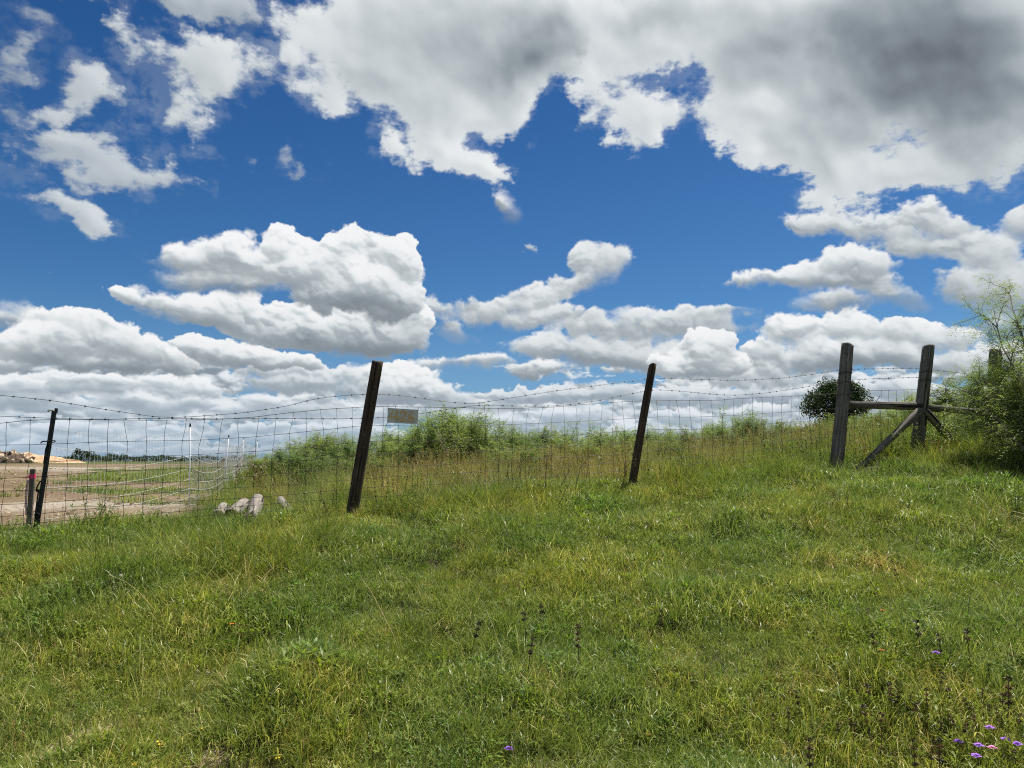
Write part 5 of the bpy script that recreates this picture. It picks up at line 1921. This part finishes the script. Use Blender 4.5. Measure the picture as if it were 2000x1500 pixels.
# ---- the near mesquite reaching in from the right
q = np.random.default_rng(61)
mqb = EYE + ray(2085, 960) * 9.2
mqb.z = gz(mqb.x, mqb.y)
mq = empty('mesquite_tree', mqb)
tag(mq, 'near mesquite tree with feathery leaves leaning in at the right edge', 'tree')
wood = MB(); tips = []
targets = [((1930, 610), 9.2, .020), ((1975, 575), 9.6, .022), ((1990, 640), 9.0, .022), ((1960, 690), 8.9, .022), ((1915, 735), 9.2, .020), ((1895, 770), 8.8, .020), ((1940, 790), 8.6, .022), ((1985, 740), 8.6, .022), ((1905, 815), 8.9, .018),
           ((1975, 850), 8.4, .020), ((2030, 620), 9.2, .024), ((2060, 720), 8.6, .024), ((2040, 830), 8.2, .024), ((2110, 560), 9.4, .03), ((2150, 700), 9.0, .03), ((2000, 680), 9.8, .02), ((2020, 770), 9.6, .02),
           ((1950, 740), 9.8, .018), ((1985, 810), 9.4, .018), ((1965, 665), 9.3, .018), ((1920, 760), 8.7, .016), ((1990, 705), 8.9, .018)]
for (pp, dd_, rr_) in targets:
    d = ray(*pp); tgt = EYE + d * (dd_ / d.y) - mqb
    mid = tgt * .5 + Vector((q.normal(0, .08), q.normal(0, .12), q.uniform(.02, .28)))
    pts = []
    for t in np.linspace(0, 1, 9):
        p = Vector((0, 0, 0)) * (1 - t) ** 2 + mid * 2 * t * (1 - t) + tgt * t * t
        pts.append(p + Vector(q.normal(0, .022, 3)) * (t > 0))
    rads = list(np.linspace(rr_, .006, 9))
    wood.tube(pts, rads, 6, cap=False)
    for k in range(3, 9):
        for _ in range(2 if k < 8 else 4):
            dirn = ((pts[k] - pts[k - 1]).normalized() + Vector(q.normal(0, .7, 3))).normalized()
            branch(q, wood, tips, pts[k].copy(), dirn, q.uniform(.16, .36), .0052, 1, 2, .35, .05, .75)
wood.build('branches', M['twig'], mq)
lv = MB()
fronds(q, lv, tips, 3, .125, .030, .0080, 5, droop=.45)
lv.build('foliage', M['mesquite'], mq)
print('mesquite tips', len(tips), 'shrubs', nsh)

# ================================================================== single plants that stand out
def seed_stalk_mesh(seed, H, heads):
    q = np.random.default_rng(seed)
    st = MB(); lx, ly = q.normal(0, .012, 2)
    st.tube([(lx * s * s, ly * s * s, H * s) for s in np.linspace(-.05, 1, 6)], [.0024, .0022, .002, .0018, .0016, .001], 5)
    hs = []
    for k in range(heads):
        z = H * (1 - .02 - k * .035 / max(H, .1)); s = z / H
        hb = MB(); n = 34
        D_ = unit(q, n); D_[:, 2] *= .85
        c0 = np.array([lx * s * s, ly * s * s, z])
        leaf_quads(hb, np.repeat(c0[None], n, 0) + D_ * .003, D_, unit(q, n), q.uniform(.007, .019, n), q.uniform(.004, .009, n), q.random(n), np.ones(n))
        hs.append(hb.mesh('seed_whorl', M['darkseed'] if q.random() < .5 else M['seed']))
    return st.mesh('stem', M['drystem']), hs


sp = [seed_stalk_mesh(400 + i, (.24, .30, .20, .27)[i], (3, 4, 2, 2)[i]) for i in range(4)]
STK = [(917, 1215, 'upright dark dried seed spike alone left of centre in the grass'), (1131, 1215, 'dark dried seed spike right of the centre of the grass'), (1068, 1185, 'dried seed spike between the two central ones, farthest of them'),
       (1027, 1195, 'short dark seed spike near the middle of the grass'), (1032, 1247, 'dried brown seed spike nearest of the central ones'), (1290, 1195, None), (1640, 1255, None), (1725, 1240, 'dark double seed head at the left of the right hand cluster'),
       (1795, 1215, 'tallest dark seed spike in the right hand cluster'), (1837, 1240, None), (1857, 1275, None), (1896, 1230, 'tall dark seed spike at the right of the cluster'), (1828, 1310, None), (1740, 1335, None), (1775, 1375, None), (1715, 1395, None),
       (1870, 1400, None), (1960, 1320, 'large dried brown flower head near the right edge'), (1990, 1255, None), (1850, 1350, None), (1900, 1370, None), (1950, 1385, None), (1605, 1290, None), (1690, 1190, None), (1930, 1300, None), (1810, 1345, None), (1980, 1395, None), (1760, 1355, None), (1880, 1330, None),
       (1510, 1400, None), (1990, 1470, None), (1700, 1340, None), (1540, 1380, None), (1920, 1350, None), (1840, 1395, None), (1660, 1410, None)] + [(int(1560 + 440 * ((k * .618) % 1)), int(1350 + 120 * ((k * .755) % 1)), None) for k in range(18)]
near_st = []; far_st = []; front_st = []
for i, (px, py, lab) in enumerate(STK):
    k = i % 4
    H_ = (.24, .30, .20, .27)[k]
    sc_ = 1.0 if lab else qs.uniform(.45, .85)
    p = hit(px, py, H_ * sc_)
    r = empty('dried_flower', p, qs.uniform(0, 6.28)); r.scale = (sc_ * 1.25, sc_ * 1.25, sc_); r.rotation_euler.x = qs.normal(0, .10); r.rotation_euler.y = qs.normal(0, .10)
    a = bpy.data.objects.new('stem', sp[k][0]); COL.objects.link(a); a.parent = r
    for hm in sp[k][1]:
        b = bpy.data.objects.new('seed_whorl', hm); COL.objects.link(b); b.parent = r
    tag(r, lab, 'dried flower', 'dried seed stalks in the grass')
    if not lab: (front_st if py > 1400 else near_st if py > 1325 else far_st).append(r)

relabel(front_st, '# small dried seed stalk from the left in the row nearest the bottom edge')
relabel(near_st, '# small dried seed stalk from the left in the middle row at lower right')
relabel(far_st, '# small dried seed stalk from the left in the farther row at right')


def flower(name, px, py, H_, mat, label, cat='flower', group=None, petals=5, size=.018, dome=False, mat2=None):
    p = hit(px, py, H_)
    r = empty(name, p, qs.uniform(0, 6.28))
    mb = MB(); lx, ly = qs.normal(0, .01, 2)
    mb.tube([(0, 0, -.01), (lx * .4, ly * .4, H_ * .5), (lx, ly, H_)], [.0014, .0012, .001], 4)
    mb.build('stem', M['stem'], r)
    n_heads = 9 if dome else 1
    mb = MB()
    for hd in range(n_heads):
        if dome:
            a = hd * 2.4; rr = .017 * math.sqrt(hd / 9)
            c0 = np.array([lx + rr * math.cos(a), ly + rr * math.sin(a), H_ + .008 - rr * .5])
            sz, npet = .010, 5
        else:
            c0 = np.array([lx, ly, H_]); sz, npet = size, petals
        aa = np.linspace(0, 6.283, npet + 1)[:-1] + qs.uniform(0, 1)
        D_ = np.stack([np.cos(aa), np.sin(aa), np.full(npet, .25)], 1)
        leaf_quads(mb, np.repeat(c0[None], npet, 0), D_ / np.linalg.norm(D_, axis=1, keepdims=True), np.repeat(np.array([[0, 0, 1.0]]), npet, 0), np.full(npet, sz), np.full(npet, sz * .75), qs.random(npet), np.ones(npet))
    mb.build('petals', mat, r)
    if not dome:
        mb = MB(); mb.tube([(lx, ly, H_ - .003), (lx, ly, H_ + .004)], [size * .3, size * .22], 8); mb.build('flower_centre', mat2 or M['seed'], r)
    tag(r, label, cat, group)


PV = 'violet flowers at the lower right'
for (px, py, lab) in [(1938, 1426, 'violet verbena flower, uppermost of the lower right patch'), (1972, 1449, 'violet verbena flower at the right edge of the patch'), (1873, 1454, 'violet verbena flower at the left of the patch'),
                      (1911, 1457, 'bright violet verbena flower left of the pink one'), (1995, 1454, 'violet verbena flower cut by the right frame edge'), (1912, 1477, 'pale violet verbena flower lowest in the patch'), (1832, 1278, 'small pale violet flower among the seed stalks')]:
    flower('violet_flower', px, py, .10, M['purple'], lab, group=PV, dome=True)
flower('pink_flower', 1938, 1465, .10, M['pinkpetal'], 'pink verbena flower in the violet patch at lower right', dome=True)
flower('violet_flower', 995, 1464, .05, M['purple'], 'tiny violet flower low in the middle foreground', group=None, dome=True)
for (px, py, lab) in [(309, 1452, 'small yellow flower, left of three close together'), (319, 1455, 'small yellow flower, middle of three close together'), (323, 1463, 'small yellow flower, lowest of three close together'), (210, 1487, 'yellow flower low at the left, by bare soil'),
                      (259, 1496, 'yellow flower at the very bottom left of centre'), (387, 1428, 'tiny yellow flower right of the group of three'), (1850, 1388, 'small yellow flower among the seed stalks'), (1875, 1290, 'yellow flower near the tall seed spikes'), (826, 1193, 'tiny yellow flower left of centre grass'),
                      (539, 1484, 'yellow flower at the bottom between left and middle'), (1996, 1420, 'yellow flower at the right edge by the violet patch')]:
    flower('yellow_flower', px, py, .05, M['yellow'], lab, group='small yellow flowers in the grass', size=.014)
for (px, py, h_, lab) in [(455, 1220, .14, 'orange wildflower at the left of the grass slope'), (477, 1244, .08, 'smaller orange flower just below the other one'), (1715, 1271, .10, 'orange flower between seed stalks at right'), (1326, 952, .15, 'orange yellow flower just right of the middle post foot'),
                          (1059, 931, .3, 'red orange flower in the dry grass left of the middle post'), (1722, 1192, .1, 'small orange flower above the seed stalks'), (1265, 1437, .06, 'orange petal flower on the bare spot right of centre')]:
    flower('orange_flower', px, py, h_, M['orange'], lab, group='orange wildflowers', size=.016, petals=7)

# dark bare weed stems standing against the fence
for i, (pts_, lab) in enumerate([([(1085, 1003), (1096, 950), (1110, 922), (1112, 905)], 'crooked dark bare weed stem in front of the mesh'), ([(1120, 985), (1127, 940), (1133, 915), (1140, 903)], 'dark bare weed stem right of the crooked one'),
                                ([(1064, 972), (1066, 930), (1068, 900), (1070, 885)], 'straight dark bare weed stem left of the crooked one'), ([(1216, 948), (1220, 915), (1222, 895)], 'dark weed stem close to the middle post'),
                                ([(976, 1060), (984, 1025), (990, 990), (994, 975)], 'long reddish bare stem rising from the grass below the fence'), ([(1072, 1055), (1080, 1020), (1092, 985), (1104, 960)], 'long leaning bare stem below the crooked ones'),
                                ([(1911, 975), (1906, 930), (1900, 905), (1895, 880)], 'thin dark stem under the mesquite at right')]):
    off = -.25 if pts_[0][1] < 1010 else -.9
    ps = [fp(x, y, off) for x, y in pts_]
    ps[0].z = min(ps[0].z, gz(ps[0].x, ps[0].y) - .02)
    r = empty('bare_weed', ps[0])
    mb = MB(); mb.tube([p - ps[0] for p in ps], list(np.linspace(.0048, .0022, len(ps))), 5); mb.build('stem', M['drystem'], r)
    hb = MB(); n = 60
    e = np.array(ps[-1] - ps[0])
    leaf_quads(hb, e[None] + qs.normal(0, .02, (n, 3)) * np.array([1.5, 1.5, 2.2]), unit(qs, n), unit(qs, n), qs.uniform(.008, .02, n), qs.uniform(.004, .009, n), qs.random(n), np.ones(n))
    hb.build('seed_head', M['seed'], r)
    tag(r, lab, 'weed')

# bright leafy plants that catch the eye
def leafy(px, py, H_, label, mat='lime', w=1.0, name='leafy_weed', seed=1):
    p = hit(px, py)
    r = empty(name, p)
    q = np.random.default_rng(500 + seed)
    st = MB(); lv = MB()
    for _ in range(4):
        x, y = q.normal(0, .015 * w, 2); h = H_ * q.uniform(.6, 1.0); lx, ly = q.normal(0, .04 * w, 2)
        st.tube([(x + lx * s, y + ly * s, h * s) for s in np.linspace(0, 1, 4)], [.004, .0035, .003, .0015], 5)
        n = int(h * 110)
        s = q.uniform(.05, 1, n); a = q.uniform(0, 6.283, n)
        P_ = np.stack([x + lx * s, y + ly * s, h * s], 1); D_ = np.stack([np.cos(a), np.sin(a), q.uniform(.2, 1.0, n)], 1); D_ /= np.linalg.norm(D_, axis=1, keepdims=True)
        leaf_quads(lv, P_, D_, unit(q, n) * .3 + np.array([0, 0, 1]), q.uniform(.03, .055, n), q.uniform(.010, .018, n), q.random(n), np.ones(n))
    st.build('stem', M['stem'], r); lv.build('leaves', M[mat], r)
    tag(r, label, 'weed')


for i, (px, py, h_, lab) in enumerate([(1765, 1010, .20, 'bright green leafy stem below the strut foot'), (1987, 1020, .40, 'tall bright green leafy stem at the right edge'), (1940, 1062, .22, 'bright green leafy weed left of the tall one at right'), (540, 1440, .13, 'dark feathery green weed in the left foreground'),
                                      (1290, 908, .30, 'green leafy stem just right of the middle post'), (1245, 905, .28, 'green leafy stem just left of the middle post'), (765, 1355, .14, 'small green leafy weed in the centre foreground'), (10, 1060, .25, 'leafy weed at the left edge by the fence foot')]):
    leafy(px, py, h_, lab, 'weed' if i in (3, 6) else 'lime', seed=i)
r_ = None
for i, (px, py, h_, lab) in enumerate([(505, 945, .55, 'cream flowered rusty weed clump behind the logs'), (1820, 905, .4, 'golden brown weed clump at the foot of the strut post')]):
    p = hit(px, py + 12)
    r = empty('rusty_weed', p)
    q = np.random.default_rng(600 + i); st = MB(); lv = MB(); fl = MB()
    for _ in range(26):
        x, y = q.normal(0, .16, 2); h = h_ * q.uniform(.5, 1.05); lx, ly = q.normal(0, .10, 2)
        st.tube([(x + lx * s, y + ly * s, h * s) for s in np.linspace(0, 1, 4)], [.0028, .0025, .002, .001], 4)
        n = 22; s = q.uniform(.4, 1, n)
        leaf_quads(lv, np.stack([x + lx * s, y + ly * s, h * s], 1), unit(q, n), unit(q, n), q.uniform(.015, .03, n), q.uniform(.004, .008, n), q.random(n), np.ones(n))
        if i == 0 and q.random() < .6:
            n = 16; c0 = np.array([x + lx, y + ly, h])
            leaf_quads(fl, c0[None] + q.normal(0, .014, (n, 3)), unit(q, n), unit(q, n), q.uniform(.01, .02, n), q.uniform(.007, .013, n), q.random(n), np.ones(n))
    st.build('stems', M['drystem'], r); lv.build('leaves', M['rustweed'], r)
    if i == 0: fl.build('flower_heads', M['cream'], r)
    tag(r, lab, 'weed')

# single long grass stems arching across the foreground
for i, (pts_, lab) in enumerate([([(790, 1300), (740, 1215), (690, 1130)], None), ([(1075, 1400), (1050, 1330), (1040, 1280)], 'long pale grass stem standing in the centre foreground'), ([(330, 1240), (250, 1165), (215, 1125)], 'long pale grass stem arching over the left slope'),
                                ([(985, 1290), (940, 1200), (915, 1150)], 'long grass stem crossing the middle of the slope'), ([(1830, 1180), (1700, 1100), (1640, 1060)], 'long dry grass stem arching at the right'), ([(1550, 1500), (1600, 1420), (1650, 1370)], 'long grass stem at the bottom right of centre'),
                                ([(20, 1440), (60, 1330), (75, 1260)], 'long grass stem at the lower left')]):
    b0 = hit(*pts_[0]); L_ = .45
    ps = [Vector((0, 0, -.02))]
    for k, (x, y) in enumerate(pts_[1:]):
        hh_ = .16 * (k + 1)
        t_ = hit(x, y, hh_); t_.z += hh_
        dlt = t_ - b0
        if dlt.length > .30 * (k + 1): dlt = dlt.normalized() * .30 * (k + 1); dlt.z = abs(dlt.z) + .08
        ps.append(dlt)
    mb = MB(); mb.tube([ps[0], ps[0].lerp(ps[1], .5) + Vector((0, 0, .03)), ps[1], ps[1].lerp(ps[2], .5) + Vector((0, 0, .015)), ps[2]], [.0018, .0017, .0015, .0013, .0008], 4, cap=False, tint=.8, hh=.8)
    o = mb.build('grass_stem', M['straw']); o.location = b0
    tag(o, lab or 'long grass stem leaning left of the centre', 'grass stem')
